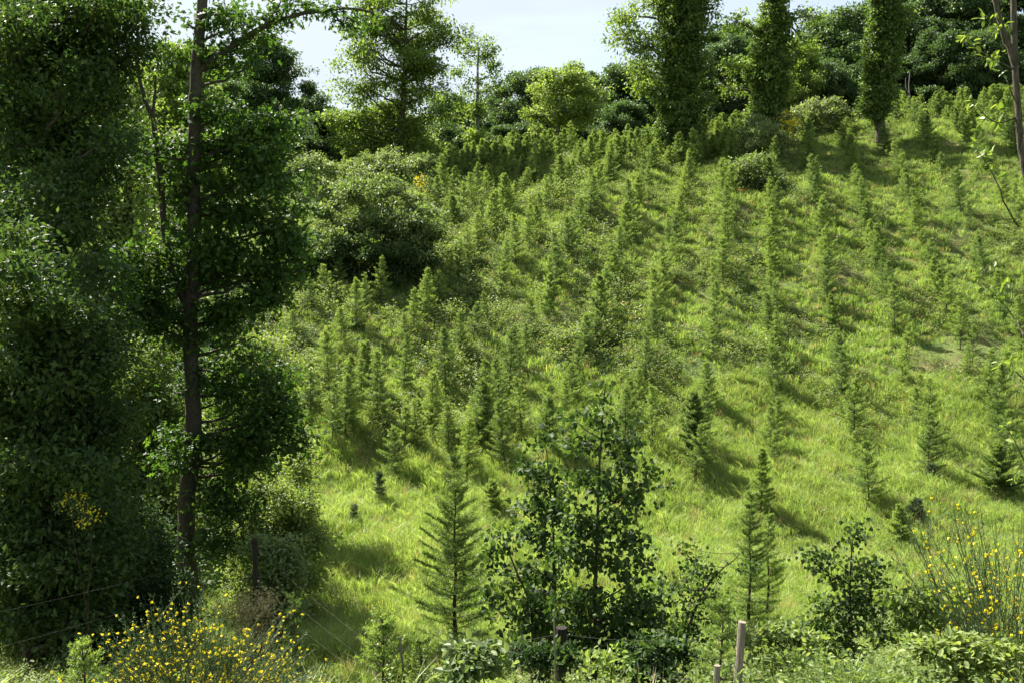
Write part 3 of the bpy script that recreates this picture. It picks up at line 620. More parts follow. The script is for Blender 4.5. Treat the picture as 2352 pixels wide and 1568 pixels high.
# ------------------------------------------------------------------ firs
def fir_mesh(h, width, whorls, detail=1.0, needle=.03, nw=.0045, per=12, lean=0.0, seed=0, sparse=0.0, tone=.5):
    r = np.random.default_rng(seed); stem = MB(); fol = MB()
    zz = np.linspace(0, h, 12); px = lean * zz + .015 * np.sin(zz * 5 + seed); tube(stem, np.stack([px, px * .3, zz], 1), np.linspace(.012 * h + .004, .003, 12), 6)
    P, A, TN, LN = [], [], [], []
    for w_ in range(whorls):
        t = (w_ + .6) / whorls; t = t ** .92; z = .06 * h + t * h * .93
        Lb = width * (1 - t) ** .85 * 1.15 * (.75 + .4 * r.random()) * (1.0 if t > .15 else .75) + .04
        nb = r.integers(5, 8)
        a0 = r.random() * 6.28
        for k in range(nb):
            if r.random() < sparse: continue
            a = a0 + k * 6.283 / nb + r.normal() * .2; l = Lb * (.45 + .85 * r.random()); el = .25 + .5 * t + r.normal() * .12
            d = np.array([math.cos(a) * math.cos(el), math.sin(a) * math.cos(el), math.sin(el)])
            s = np.array([lean * z, lean * z * .3, z + r.normal() * .03])
            e = s + d * l; m = (s + e) / 2 - np.array([0, 0, .06 * l]); tube(stem, [s, m, e], [.005 + .004 * l, .004, .0015], 3)
            side = np.cross(d, [0, 0, 1.]); side /= np.linalg.norm(side)
            ns = max(2, int(l / (.055 / detail)))
            for q in range(ns):
                u_ = .12 + .88 * (q + .5) / ns; c = s + (e - s) * u_ - np.array([0, 0, .06 * l * 4 * u_ * (1 - u_)])
                for sg in (-1, 1):
                    dd = d * .75 + side * sg * .8 + r.normal(size=3) * .15; dd[2] += .1; dd /= np.linalg.norm(dd)
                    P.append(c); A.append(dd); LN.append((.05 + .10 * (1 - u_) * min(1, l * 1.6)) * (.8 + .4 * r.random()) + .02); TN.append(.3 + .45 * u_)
            P.append(e); A.append(d); LN.append(.07); TN.append(.9)
    P.append(np.array([lean * h, lean * h * .3, h * .93])); A.append(np.array([0, 0, 1.])); LN.append(h * .12); TN.append(.9)
    P = np.array(P); A = np.array(A); LN = np.array(LN); TN = np.array(TN)
    n = len(P); k = per; tt = (np.arange(k) + .3) / k
    pos = P[:, None] + A[:, None] * (LN[:, None] * tt[None])[..., None]
    ref = r.normal(size=(n, k, 3)); ref[..., 2] *= .6
    sd = np.cross(np.repeat(A[:, None], k, 1), ref); sd /= np.linalg.norm(sd, axis=2, keepdims=True) + 1e-9
    nd = sd * .8 + A[:, None] * .6
    pos = pos.reshape(-1, 3); nd = nd.reshape(-1, 3); nl = needle * (.7 + .5 * r.random(len(pos)))
    V = np.array([(0, -.5, 0), (0, .5, 0), (1, 0, 0)]); fr = frames(nd, r.normal(size=(len(pos), 3)))
    vv = V[None] * np.stack([nl, np.full(len(pos), nw), np.ones(len(pos))], 1)[:, None]
    v = np.einsum('nij,nkj->nki', fr, vv) + pos[:, None]
    f = (np.arange(len(pos))[:, None] * 3 + np.arange(3)[None])
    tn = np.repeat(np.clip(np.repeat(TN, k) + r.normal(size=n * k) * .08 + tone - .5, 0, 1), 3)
    fol.add(v.reshape(-1, 3), f, tn)
    return stem, fol
SAP = []
spec = [(1.9, .50, 13, 0), (2.1, .46, 14, 0), (1.7, .56, 12, .05), (2.0, .42, 12, .2), (1.5, .5, 10, .1), (2.2, .58, 15, 0), (1.8, .38, 12, .3), (1.6, .62, 11, 0)]
for k, (h, wd, wh, sp) in enumerate(spec):
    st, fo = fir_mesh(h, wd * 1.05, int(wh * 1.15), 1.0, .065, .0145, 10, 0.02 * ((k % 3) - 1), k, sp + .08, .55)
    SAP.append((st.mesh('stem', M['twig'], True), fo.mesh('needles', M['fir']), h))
# planting rows running up the slope, a little to the right of the view axis
rows = {}
cand = []
RS = 2.25; k0 = -17
for k in range(k0, 10):
    y = 28.2 + (0.9 if k < -3 else 0) + rng.random() * 1.2 + max(0, (k - 3)) * .8
    if k < -7: y = 31 + (-7 - k) * 2.2 + rng.random()
    n = 0
    while y < 71:
        x = 7.9 + .246 * (y - 29.5) + RS * k + rng.normal() * .09
        yy = y + rng.normal() * .1
        px = 1176 + x / yy * FPX
        ok = px < 2440 and px > 640
        if 41 < yy < 54 and 690 < px < 985: ok = False
        if px < 690 and yy > 40: ok = False
        if ok and rng.random() > .06:
            cand.append([k, x, yy, px]); n += 1
        y += 1.28 + rng.normal() * .1
# the photo's trees that stand closest, set on the grass in front of the rows
for dx, yy in [(905, 28.6), (960, 29.6), (1030, 29.4), (1120, 29.8), (1070, 28.0), (990, 30.8), (865, 31.2), (790, 30.4), (710, 31.5), (755, 33), (840, 33.2), (925, 33.5), (1245, 29.2), (1200, 30.4), (1600, 28.0), (1160, 28.4), (2005, 26.0), (2140, 27.6), (1310, 28.2), (1500, 29.6)]:
    x = (dx - 1176) / FPX * yy; cand.append([99, x, yy, dx])
inview = [c for c in cand]
for c in inview: c.append(rng.integers(0, 8)); c.append(.5 + .52 * rng.random() ** .85 if c[0] != 99 else .8 + .3 * rng.random())
inview.sort(key=lambda c: c[2] / c[5])
ind, rest = inview[:290], inview[290:]
ks = sorted({c[0] for c in ind if c[0] != 99}, reverse=True); rown = {k: i + 1 for i, k in enumerate(ks)}
pos_in = {}
for k in ks + [99]:
    key = (lambda c: c[3]) if k == 99 else (lambda c: c[2])
    for i, c in enumerate(sorted([c for c in ind if c[0] == k], key=key)): pos_in[id(c)] = i + 1
for c in ind:
    k, x, y, px, v, s = c
    st, fo, h = SAP[v]; hh = h * s
    size = 'small' if hh < 1.55 else 'tall' if hh > 2.05 else 'mid-sized'
    if k == 99: lab = '%s fir sapling at the lower grassy edge, %s from the left along that edge' % (size, ordn(pos_in[id(c)]))
    else: lab = '%s fir sapling, %s going uphill in the %s planting row from the right' % (size, ordn(pos_in[id(c)]), ordn(rown[k]))
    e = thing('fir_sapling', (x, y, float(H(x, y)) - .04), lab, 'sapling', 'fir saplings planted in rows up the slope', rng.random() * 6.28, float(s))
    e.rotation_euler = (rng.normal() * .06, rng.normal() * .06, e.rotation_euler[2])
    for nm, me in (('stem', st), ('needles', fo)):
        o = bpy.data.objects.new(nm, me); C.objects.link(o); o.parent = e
# the smaller, farther ones: one mass of fir saplings
jm = []
for k in range(4):
    a = MB(); st, fo = fir_mesh(1.9, .6, 14, .75, .08, .03, 8, 0, 40 + k, 0, .6); jm.append(fo.mesh('far_sapling', M['fir']))
ex = []
for _ in range(150):                           # the crest is thick with saplings that self-seeded between the rows
    y = 58 + 14 * rng.random(); x = W(850 + 820 * rng.random(), 300, y)[0]; ex.append((x, y))
for _ in range(60):
    y = 64 + 7 * rng.random(); x = W(2040 + 320 * rng.random(), 300, y)[0]; ex.append((x, y))
rp = np.array([(c[1], c[2]) for c in rest] + ex); n = len(rp)
scatter('far_fir_saplings', jm, np.c_[rp, H(rp[:, 0], rp[:, 1]) - .03], np.c_[rng.normal(size=(n, 2)) * .05, rng.random(n) * 6.28], .55 + .45 * rng.random(n), rng.integers(0, 4, n),
        'distant fir saplings too many to count crowding the top of the hill')

# ------------------------------------------------------------------ ground cover
V_BL = MB
def tuft(nb, hmin, hmax, rad, wd, seed, bend=.5, mat='grass', tone=.5):
    r = np.random.default_rng(seed); mb = MB()
    a = r.random(nb) * 6.28; q = rad * np.sqrt(r.random(nb)); h = hmin + (hmax - hmin) * r.random(nb); la = a + r.normal(size=nb) * .8
    b = bend * h * (.3 + .9 * r.random(nb)); w_ = wd * (.7 + .6 * r.random(nb)); sa = r.random(nb) * 3.14
    p0 = np.stack([q * np.cos(a), q * np.sin(a), np.zeros(nb) - .03], 1); d = np.stack([np.cos(la), np.sin(la), np.zeros(nb)], 1); s = np.stack([np.cos(sa), np.sin(sa), np.zeros(nb)], 1)
    p1 = p0 + d * (b * .3)[:, None]; p1[:, 2] += h * .6; p2 = p0 + d * b[:, None]; p2[:, 2] += h * (1 - .15 * bend)
    v = np.stack([p0 - s * w_[:, None], p0 + s * w_[:, None], p1 - s * w_[:, None] * .7, p1 + s * w_[:, None] * .7, p2], 1)
    f0 = np.array([(0, 1, 3), (0, 3, 2), (2, 3, 4)]); f = (np.arange(nb)[:, None, None] * 5 + f0).reshape(-1, 3)
    mb.add(v.reshape(-1, 3), f, np.repeat(np.clip(tone + r.normal(size=nb) * .2, 0, 1), 5)); return mb.mesh('tuft', M[mat])
gt = [tuft(34, .18, .42, .16, .006, 1), tuft(30, .25, .55, .15, .006, 2, .7), tuft(38, .12, .30, .2, .007, 3, .6), tuft(26, .3, .62, .12, .006, 4, .8, tone=.6), tuft(40, .15, .36, .2, .006, 5, .6, tone=.65), tuft(22, .25, .55, .18, .005, 10, .5, 'straw')]
hgt = [tuft(30, .15, .36, .22, .012, 6, .6, 'hillgrass'), tuft(28, .2, .46, .2, .012, 7, .7, 'hillgrass'), tuft(24, .12, .3, .24, .013, 8, .5, 'hillgrass', .35), tuft(22, .15, .34, .2, .012, 9, .7, 'straw')]
def ground_pts(n, x0, x1, y0, y1, frus=True):
    """even over the ground, kept to the strip one can see"""
    x = x0 + (x1 - x0) * rng.random(n); y = y0 + (y1 - y0) * rng.random(n)
    k = np.abs(x) < .56 * y + 1.5 if frus else np.ones(n, bool)
    return x[k], y[k]
def lay(name, protos, x, y, smin, smax, label, probs=None, tilt=.12, sizemod=None):
    n = len(x); idx = rng.choice(len(protos), n, p=probs); s = smin + (smax - smin) * rng.random(n)
    if sizemod is not None: s = s * sizemod
    return scatter(name, protos, np.c_[x, y, H(x, y)], np.c_[rng.normal(size=(n, 2)) * tilt, rng.random(n) * 6.28], s, idx, label)
x, y = ground_pts(60000, -16, 24, 15, 34)
keep = (vnoise(x, y, .8, 1) > -.75)
x, y = x[keep], y[keep]; lay('meadow_grass', gt, x, y, .4, .95, 'lush bright green grass covering the valley floor and lower slope', probs=[.19, .2, .19, .17, .17, .08], sizemod=1 + .25 * vnoise(x, y, 1.1, 2))
x, y = ground_pts(95000, -34, 42, 32, 76)
nzv = vnoise(x, y, .7, 3); keep = nzv > -.45 - .5 * rng.random(len(x)); x, y, nzv = x[keep], y[keep], nzv[keep]
nbx = vnoise(x, y, .9, 5) + .35 * vnoise(x, y, 2.6, 6) + .55 * smooth(9, -2, x - .2 * (y - 30)); keep = (nbx < .15) | (rng.random(len(x)) < .3); x, y, nzv = x[keep], y[keep], nzv[keep]
lay('hill_grass', hgt, x, y, .45, 1.0, 'green and straw coloured grass between the sapling rows', probs=[.33, .27, .27, .13], sizemod=1 + .3 * nzv)

def lowclump(n, rad, h, size, leaf, seed, mat, tone=.5):
    r = np.random.default_rng(seed); mb = MB(); a = r.random(n) * 6.28; q = rad * np.sqrt(r.random(n))
    p = np.stack([q * np.cos(a), q * np.sin(a), h * (1 - (q / rad) ** 2) * (.35 + .75 * r.random(n))], 1)
    ax = np.stack([np.cos(a), np.sin(a), np.zeros(n)], 1) + r.normal(size=(n, 3)) * .6; nr = r.normal(size=(n, 3)) * .5; nr[:, 2] += 1
    put(mb, leaf, p, ax, nr, size * (.6 + .8 * r.random(n)), np.clip(tone + r.normal(size=n) * .25, 0, 1)); return mb.mesh('clump', M[mat])
br = [lowclump(150, .40, .5, .075, LEAF_SIMPLE, 11, 'bramble'), lowclump(120, .32, .65, .08, LEAF_SIMPLE, 12, 'bramble', .6), lowclump(130, .5, .28, .07, LEAF_SIMPLE, 13, 'willow', .5),
      lowclump(110, .4, .3, .07, LEAF_SIMPLE, 14, 'dark', .4), lowclump(60, .35, .22, .06, LEAF_SIMPLE, 15, 'straw', .5)]
x, y = ground_pts(56000, -34, 42, 30, 76)
nb_ = vnoise(x, y, .9, 5) + .35 * vnoise(x, y, 2.6, 6) + .55 * smooth(9, -2, x - .2 * (y - 30)); keep = nb_ > -.15 + .45 * smooth(42, 33, y) - .4 * (rng.random(len(x)) < .3)
x, y, nb_ = x[keep], y[keep], nb_[keep]
lay('bramble_cover', br, x, y, .55, 1.1, 'low brambles and herbs carpeting the hillside between saplings', probs=[.34, .2, .14, .14, .18], sizemod=(.62 + .5 * np.clip(nb_, 0, 1)) * (1 - .25 * smooth(2, 14, x - .2 * (y - 30))) * (1 + .5 * (rng.random(len(x)) < .12)))
x, y = ground_pts(4500, -16, 24, 17, 35); keep = vnoise(x, y, 1.0, 9) > .1; x, y = x[keep], y[keep]
lay('meadow_weeds', br, x, y, .25, .65, 'scattered broad-leaved weeds and herbs growing in the meadow grass', probs=[.3, .3, .2, .1, .1])
x, y = ground_pts(4200, -26, 44, 52, 72)
lay('crest_thicket', [lowclump(120, .5, .8, .11, LEAF_SIMPLE, 41, 'pale', .5), lowclump(110, .45, 1.0, .11, LEAF_SIMPLE, 42, 'beech', .6), lowclump(100, .5, .7, .11, LEAF_SIMPLE, 43, 'willow', .5)], *(lambda k: (x[k], y[k]))((x < 2 + .05 * y) & (vnoise(x, y, .6, 12) > -.3) | (vnoise(x, y, .7, 13) > .6)), .45, .95, 'pale scrubby thicket crowding the crest at the left of the plantation')
# undergrowth on the near bank and under the left trees
x, y = ground_pts(5200, -16, 12, 4.5, 16)
lay('bank_grass', gt, x, y, .5, .95, 'grass on the near bank among the brambles')
nbr = [lowclump(230, .4, .5, .042, LEAF_OVAL, 21, 'bramble', .4), lowclump(210, .34, .6, .038, LEAF_OVAL, 22, 'bramble', .5), lowclump(220, .36, .45, .042, LEAF_OVAL, 23, 'dark', .8)]
x, y = ground_pts(2000, -11, 8, 5.2, 15)
hd = np.where(x > .5, 1.0, .75)
keep = (x > -0.3) | (x < -3.2) | (y < 8) ; keep &= ~((y > 9.5) & (x < 4) & (x > -3.2) & (rng.random(len(x)) < .7)); x, y = x[keep], y[keep]
lay('bank_brambles', nbr, x, y, .5, .9, 'tangle of brambles and nettles along the near bank', probs=[.42, .38, .2], sizemod=1 + .35 * smooth(.6, 2.2, x) * (1 - smooth(9, 12, y)))
x, y = ground_pts(2600, -30, -5, 14, 46); keep = x < -5 - .18 * (y - 14) ; x, y = x[keep], y[keep]
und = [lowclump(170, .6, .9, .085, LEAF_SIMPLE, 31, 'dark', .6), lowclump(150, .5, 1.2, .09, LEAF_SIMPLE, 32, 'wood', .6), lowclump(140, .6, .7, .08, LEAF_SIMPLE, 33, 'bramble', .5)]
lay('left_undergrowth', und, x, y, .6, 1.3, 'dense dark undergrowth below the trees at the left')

# ------------------------------------------------------------------ nearer conifers
def fir_at(dx, Yd, top, width_px, label, name='fir_sapling', mat='fir', seed=1, sp=0., needle=.03, nw=.007, per=20, whorls=16, det=1.25, lean=0, cat='sapling', tone=.5, tw=None, base=None):
    b = at_ground(dx, Yd, -.05)
    if base is not None: b = np.array([b[0], Yd, min(b[2], W(dx, base, Yd)[2])])
    h = W(tw or dx, top, Yd)[2] - b[2]; wd = width_px * .5 * PX(Yd)
    st, fo = fir_mesh(h, wd, whorls, det, needle, nw, per, lean, seed, sp, tone)
    r = thing(name, b, label, cat); st.build('stem', M['twig'], r, True); fo.build('needles', M[mat], r); return r
fir_at(1042, 16.8, 1045, 250, 'large dark feathery fir left of the birch in the foreground', seed=51, whorls=26, tone=.3, needle=.055, nw=.0095, per=17, sp=.05, det=1.0)
fir_at(1735, 17.0, 1130, 120, 'left one of a pair of firs standing behind the leaning grey post', seed=52, sp=.1, whorls=22, tone=.4, nw=.009, needle=.04)
fir_at(1778, 17.5, 1180, 90, 'bare-stemmed bright fir, right of the pair behind the leaning grey post', seed=53, sp=.3, whorls=20, nw=.009, needle=.04)
fir_at(1668, 6.1, 1375, 110, 'bright green young fir with soft tips beside the leaning grey post', seed=54, sp=.0, whorls=8, tone=.75, needle=.026, nw=.0045, per=34)
fir_at(868, 7.0, 1405, 150, 'young fir with new tips behind the short post at bottom left of centre', seed=55, whorls=8, tone=.55, needle=.024, per=26)
fir_at(160, 6.5, 1475, 90, 'small pale fir tip in the shade at the bottom left corner', seed=56, whorls=7, tone=.6, needle=.022, per=24)
fir_at(960, 7.0, 1470, 120, 'low fir crowding beside the pale leaning stake', seed=57, whorls=6, tone=.5, needle=.024, per=22)
fir_at(2125, 25.0, 1150, 36, 'dark stubby pine on the grass, lower of two at the right', 'pine_sapling', 'pine', seed=58, whorls=10, needle=.07, nw=.008, cat='sapling')
fir_at(2155, 27.2, 1070, 26, 'dark stubby pine on the grass, upper of two at the right', 'pine_sapling', 'pine', seed=59, whorls=8, needle=.06, nw=.008)
fir_at(866, 27.0, 1085, 22, 'little dark pine on the open grass at left of centre', 'pine_sapling', 'pine', seed=60, whorls=7, needle=.06, nw=.008)
fir_at(806, 25.4, 1163, 14, 'tiny dark pine on the grass nearest the oak', 'pine_sapling', 'pine', seed=61, whorls=5, needle=.05, nw=.008)
fir_at(2085, 24, 1165, 70, 'light green fir on the grass just below the dark stubby pine', seed=62, whorls=14, sp=.1, nw=.012, needle=.05, tone=.6)
fir_at(2310, 26.5, 1020, 110, 'dark bushy fir cut by the right edge above the broom', seed=63, whorls=17, nw=.013, needle=.055, tone=.35)
fir_at(1130, 25.6, 1105, 54, 'thin pale fir between the foreground fir and the birch', seed=64, whorls=12, sp=.15, nw=.012, needle=.05)
fir_at(660, 10.5, 1370, 50, 'thin dark sapling with a tufted tip right of the yellow broom', seed=65, whorls=7, sp=.5, tone=.2)
fir_at(1600, 28.8, 900, 80, 'dense green fir at the front of the rows right of the birch top', seed=66, whorls=18, nw=.014, needle=.06, tone=.45)
fir_at(1760, 26, 1030, 60, 'yellow-green fir on the grass behind the pair by the post', seed=67, whorls=16, nw=.012, needle=.055, sp=.1, tone=.7)

# ------------------------------------------------------------------ birches in the foreground
def birch(dx, Yd, pts, lst, label, size=.055, per=7, tr=.022, mat='birch'):
    b = at_ground(dx, Yd, -.1); r = thing('birch_sapling', b, label, 'sapling')
    make_tree(r, [np.zeros(3)] + [W(x, y, Yd) - b for x, y in pts], [tr, tr * .8, tr * .55, tr * .2], clumps_px(b, Yd, [(x, y, rx * 1.02, ry * 1.12, n, d) for x, y, rx, ry, n, d in lst], 1.0, .72), LEAF_BIRCH, size * .88, M[mat], M['twig'], per=per, spread=.07, limb_r=.009, twig_r=.0035, parts=('stem', 'foliage'), hollow=.15, wob=.004, sides=7, up=.3, droop=.7, from_below=.6)
lst = [(1388, 900, 16, 24, 9, 0), (1375, 960, 34, 28, 22, 0), (1420, 985, 30, 28, 20, 0), (1345, 1020, 34, 26, 20, 0), (1400, 1040, 44, 30, 34, 0), (1450, 1070, 36, 26, 24, 0), (1350, 1090, 40, 28, 28, 0), (1310, 960, 20, 14, 7, 0),
       (1400, 1120, 48, 32, 40, 0), (1470, 1110, 30, 22, 16, 0), (1505, 1100, 22, 12, 9, 0), (1340, 1160, 44, 30, 34, 0), (1420, 1180, 46, 32, 42, 0), (1380, 1230, 56, 34, 50, 0), (1450, 1240, 38, 30, 32, 0), (1320, 1260, 44, 30, 34, 0),
       (1400, 1300, 56, 34, 50, 0), (1470, 1310, 36, 28, 26, 0), (1350, 1340, 50, 32, 42, 0), (1430, 1370, 56, 34, 50, 0), (1490, 1380, 36, 26, 24, 0), (1380, 1420, 60, 34, 50, 0), (1460, 1440, 50, 30, 40, 0), (1400, 1490, 60, 30, 44, 0), (1480, 1490, 40, 24, 26, 0), (1350, 1400, 60, 34, 60, .3), (1440, 1420, 60, 34, 60, .3), (1330, 1460, 60, 34, 60, 0), (1420, 1480, 60, 34, 60, .2), (1300, 1380, 40, 34, 34, 0), (1500, 1420, 44, 34, 40, .2), (1380, 1530, 70, 30, 60, 0)]
birch(1366, 8.2, [(1368, 1350), (1374, 1150), (1380, 1000), (1390, 880)], lst, 'tallest birch sapling in the foreground with dark heart-shaped leaves')
lst = [(1240, 1050, 34, 26, 24, 0), (1225, 1110, 36, 26, 26, 0), (1275, 1090, 34, 28, 24, 0), (1250, 1160, 46, 28, 38, 0), (1290, 1190, 34, 26, 26, 0), (1230, 1220, 44, 28, 36, 0), (1270, 1270, 46, 28, 38, 0), (1220, 1300, 40, 26, 28, 0), (1265, 1330, 46, 28, 34, 0), (1280, 1390, 40, 26, 24, 0), (1230, 1380, 44, 30, 34, -.5), (1265, 1430, 46, 30, 36, -.6), (1210, 1430, 40, 26, 28, -.5), (1265, 1010, 18, 14, 6, 0)]
birch(1275, 8.8, [(1275, 1400), (1270, 1200), (1262, 1100), (1255, 1030)], lst, 'shorter birch sapling left of the tallest birch')
lst = [(1130, 1230, 26, 22, 14, 0), (1160, 1270, 30, 22, 18, 0), (1120, 1300, 26, 18, 12, 0), (1180, 1320, 30, 20, 16, 0), (1140, 1360, 36, 16, 18, 0), (1190, 1380, 30, 18, 14, 0), (1110, 1380, 24, 12, 10, 0), (1150, 1410, 24, 12, 8, 0)]
birch(1288, 8.5, [(1270, 1470), (1222, 1390), (1180, 1300), (1160, 1240)], lst, 'birch sapling leaning far left from behind the dark stump', per=7)
lst = [(1555, 1250, 34, 16, 12, 0), (1590, 1290, 36, 18, 14, 0), (1640, 1320, 40, 22, 24, 0), (1660, 1370, 44, 24, 28, 0), (1540, 1340, 36, 26, 26, 0), (1580, 1390, 44, 26, 34, 0), (1610, 1440, 44, 26, 34, 0), (1540, 1440, 40, 26, 30, 0), (1700, 1300, 30, 16, 10, 0), (1680, 1420, 36, 24, 22, 0)]
birch(1570, 8.6, [(1580, 1440), (1600, 1380), (1640, 1320), (1700, 1270)], lst, 'sprawling dark small-leaved shrub between the tallest birch and grey post', size=.04, per=9)
lst = [(1905, 1280, 34, 22, 22, 0), (1950, 1240, 22, 24, 14, 0), (1975, 1215, 16, 14, 8, 0), (1930, 1320, 46, 24, 36, 0), (1980, 1300, 34, 26, 26, 0), (1990, 1360, 40, 26, 34, 0), (1930, 1380, 46, 28, 36, 0), (1880, 1300, 22, 14, 10, 0), (1960, 1420, 50, 26, 36, 0), (2030, 1340, 30, 20, 16, 0), (2030, 1400, 40, 22, 26, 0), (1900, 1430, 50, 30, 50, 0), (1960, 1480, 60, 34, 60, 0), (1880, 1480, 50, 30, 44, 0), (2040, 1470, 50, 30, 44, 0)]
birch(1952, 9.5, [(1953, 1400), (1952, 1300), (1960, 1230)], lst, 'dark leafy shrub standing alone at lower right before the grass', size=.05, per=9)
lst = [(2080, 1350, 44, 24, 34, 0), (2140, 1340, 44, 22, 34, 0), (2190, 1370, 44, 26, 36, 0), (2110, 1400, 50, 26, 44, 0), (2180, 1430, 50, 26, 44, 0), (2070, 1430, 40, 24, 30, 0), (2230, 1400, 40, 26, 30, 0)]
birch(2130, 9.0, [(2130, 1420), (2125, 1380), (2120, 1330)], lst, 'loose bramble shrub between the dark shrub and the right broom', size=.055, per=10, mat='bramble')
for (dx, Yd, lst, lab, sz, mt) in [
    (1090, 6.2, [(1070, 1500, 30, 22, 26, 0), (1110, 1490, 26, 24, 22, 0), (1135, 1525, 28, 20, 22, 0), (1060, 1530, 34, 18, 24, 0)], 'pale broad-leaved plant at the bottom edge left of the birches', .06, 'willow'),
    (1405, 5.8, [(1400, 1520, 26, 20, 14, 0), (1395, 1500, 12, 14, 6, 0)], 'yellowish young shoot at the bottom below the tallest birch', .04, 'pale'),
    (2200, 8.0, [(2205, 1370, 26, 24, 12, 0)], 'large yellow-green leaves sprouting beside the right broom', .085, 'bright'),
    (2200, 6.5, [(2140, 1490, 60, 26, 60, 0), (2220, 1480, 60, 30, 60, 0), (2290, 1500, 50, 30, 50, 0), (2240, 1530, 70, 24, 60, 0)], 'pale bramble mound filling the bottom right corner', .05, 'bramble'),
    (1840, 7.4, [(1790, 1440, 50, 28, 50, 0), (1840, 1470, 50, 30, 50, 0), (1740, 1480, 44, 30, 40, 0), (1800, 1520, 60, 24, 50, 0)], 'glossy bramble mound right of the leaning grey post', .05, 'bramble'),
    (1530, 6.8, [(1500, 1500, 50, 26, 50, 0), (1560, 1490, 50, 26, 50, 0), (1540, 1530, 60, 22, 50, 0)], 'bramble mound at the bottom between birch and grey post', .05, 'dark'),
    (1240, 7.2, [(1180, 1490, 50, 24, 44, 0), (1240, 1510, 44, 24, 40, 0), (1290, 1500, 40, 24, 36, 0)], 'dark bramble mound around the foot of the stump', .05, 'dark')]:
    birch_b = at_ground(dx, Yd, -.1); r = thing('bramble_plant', birch_b, lab, 'plant')
    make_tree(r, [np.zeros(3), W(dx, lst[0][1], Yd) - birch_b], [.008, .004], clumps_px(birch_b, Yd, lst, 1.0), LEAF_OVAL, sz, M[mt], M['twig'], per=9, spread=.05, limb_r=.005, twig_r=.0025, parts=('stem', 'foliage'), hollow=.2, wob=0, sides=5, up=.9)

# ------------------------------------------------------------------ broom bushes
def broom(dx, Yd, lst, label, nstem, length, flowers, fsize=.022, green='broomgreen', fan=(-1, 1), upz=1.0, blossom='yellow', dens=1.0):
    b = at_ground(dx, Yd, -.05); r = thing('broom_bush', b, label, 'bush', None)
    st = MB(); fo = MB(); fl = MB(); FP = []; FD = []
    for k in range(nstem):
        az = rng.uniform(*fan); dy_ = rng.normal() * .3; d = np.array([az, dy_, upz]); d /= np.linalg.norm(d); l = length * (.55 + .5 * rng.random())
        s = np.array([rng.normal() * .1, rng.normal() * .1, 0]); e = s + d * l; e[2] -= .08 * l * abs(az)
        p = resample([s, (s + e) / 2 + [0, 0, .06 * l], e], 9, .012); tube(st, p, np.linspace(.006, .0015, 9), 4)
        # side whips
        for j in range(int(7 * dens)):
            u_ = .3 + .68 * rng.random(); c = p[int(u_ * 8)]; d2 = d + rng.normal(size=3) * .35; d2[2] = abs(d2[2]) + .3; d2 /= np.linalg.norm(d2); l2 = .16 + .24 * rng.random()
            e2 = c + d2 * l2; tube(st, [c, e2], [.002, .001], 3)
            n = 16; t = rng.random(n); fo_p = c + (e2 - c) * t[:, None] + rng.normal(size=(n, 3)) * .006
            put(fo, LEAF_NARROW, fo_p, d2 + rng.normal(size=(n, 3)) * .6, rng.normal(size=(n, 3)), .022, np.clip(.5 + rng.normal(size=n) * .2, 0, 1))
            m = rng.poisson(flowers)
            for _ in range(m): FP.append(c + (e2 - c) * rng.random() + rng.normal(size=3) * .008); FD.append(rng.normal(size=3) + [0, 0, .4])
    FP = np.array(FP); FD = np.array(FD)
    # a flower: upright standard petal, two wings, keel
    for sgn, sc, yaw in ((0, 1, 0), (1, .8, .6), (-1, .8, -.6)):
        nr = rng.normal(size=(len(FP), 3)) + [0, 0, .5]; put(fl, LEAF_BIRCH, FP, FD + rng.normal(size=FD.shape) * .35, nr, fsize * sc, np.clip(.5 + rng.normal(size=len(FP)) * .2, 0, 1))
    st.build('stem', M['broomgreen'], r, True); fo.build('foliage', M[green], r); fl.build('blossom', M[blossom], r)
broom(440, 6.3, None, 'broom in full yellow flower at the bottom left foreground', 150, .9, 1.5, fan=(-1.1, 1.1), fsize=.022, upz=.85)
broom(2350, 7.2, None, 'tall broom with arching flowering whips at the right edge', 70, 1.85, .7, fan=(-.42, .35), fsize=.026, dens=1.6)
broom(1930, 6.0, None, 'green flowerless broom with upright whips at the bottom right of centre', 90, .62, .0, fan=(-1.0, 1.0), green='bramble') if False else None
b = at_ground(1930, 6.3, -.05); r = thing('broom_bush', b, 'green flowerless broom with upright whips at the bottom right of centre', 'bush'); st = MB(); fo = MB()
for k in range(150):
    d = np.array([rng.uniform(-.7, .7), rng.normal() * .3, 1]); d /= np.linalg.norm(d); l = .62 * (.5 + .6 * rng.random()); s = np.array([rng.normal() * .22, rng.normal() * .15, 0]); e = s + d * l
    tube(st, resample([s, (s + e) / 2 + rng.normal(size=3) * .02, e], 6, .004), np.linspace(.003, .001, 6), 4)
    n = 44; t = .25 + .75 * rng.random(n); put(fo, LEAF_NARROW, s + (e - s) * t[:, None] + rng.normal(size=(n, 3)) * .012, d + rng.normal(size=(n, 3)) * .7, rng.normal(size=(n, 3)), .026, np.clip(.6 + rng.normal(size=n) * .2, 0, 1))
st.build('stem', M['broomgreen'], r, True); fo.build('foliage', M['pale'], r)

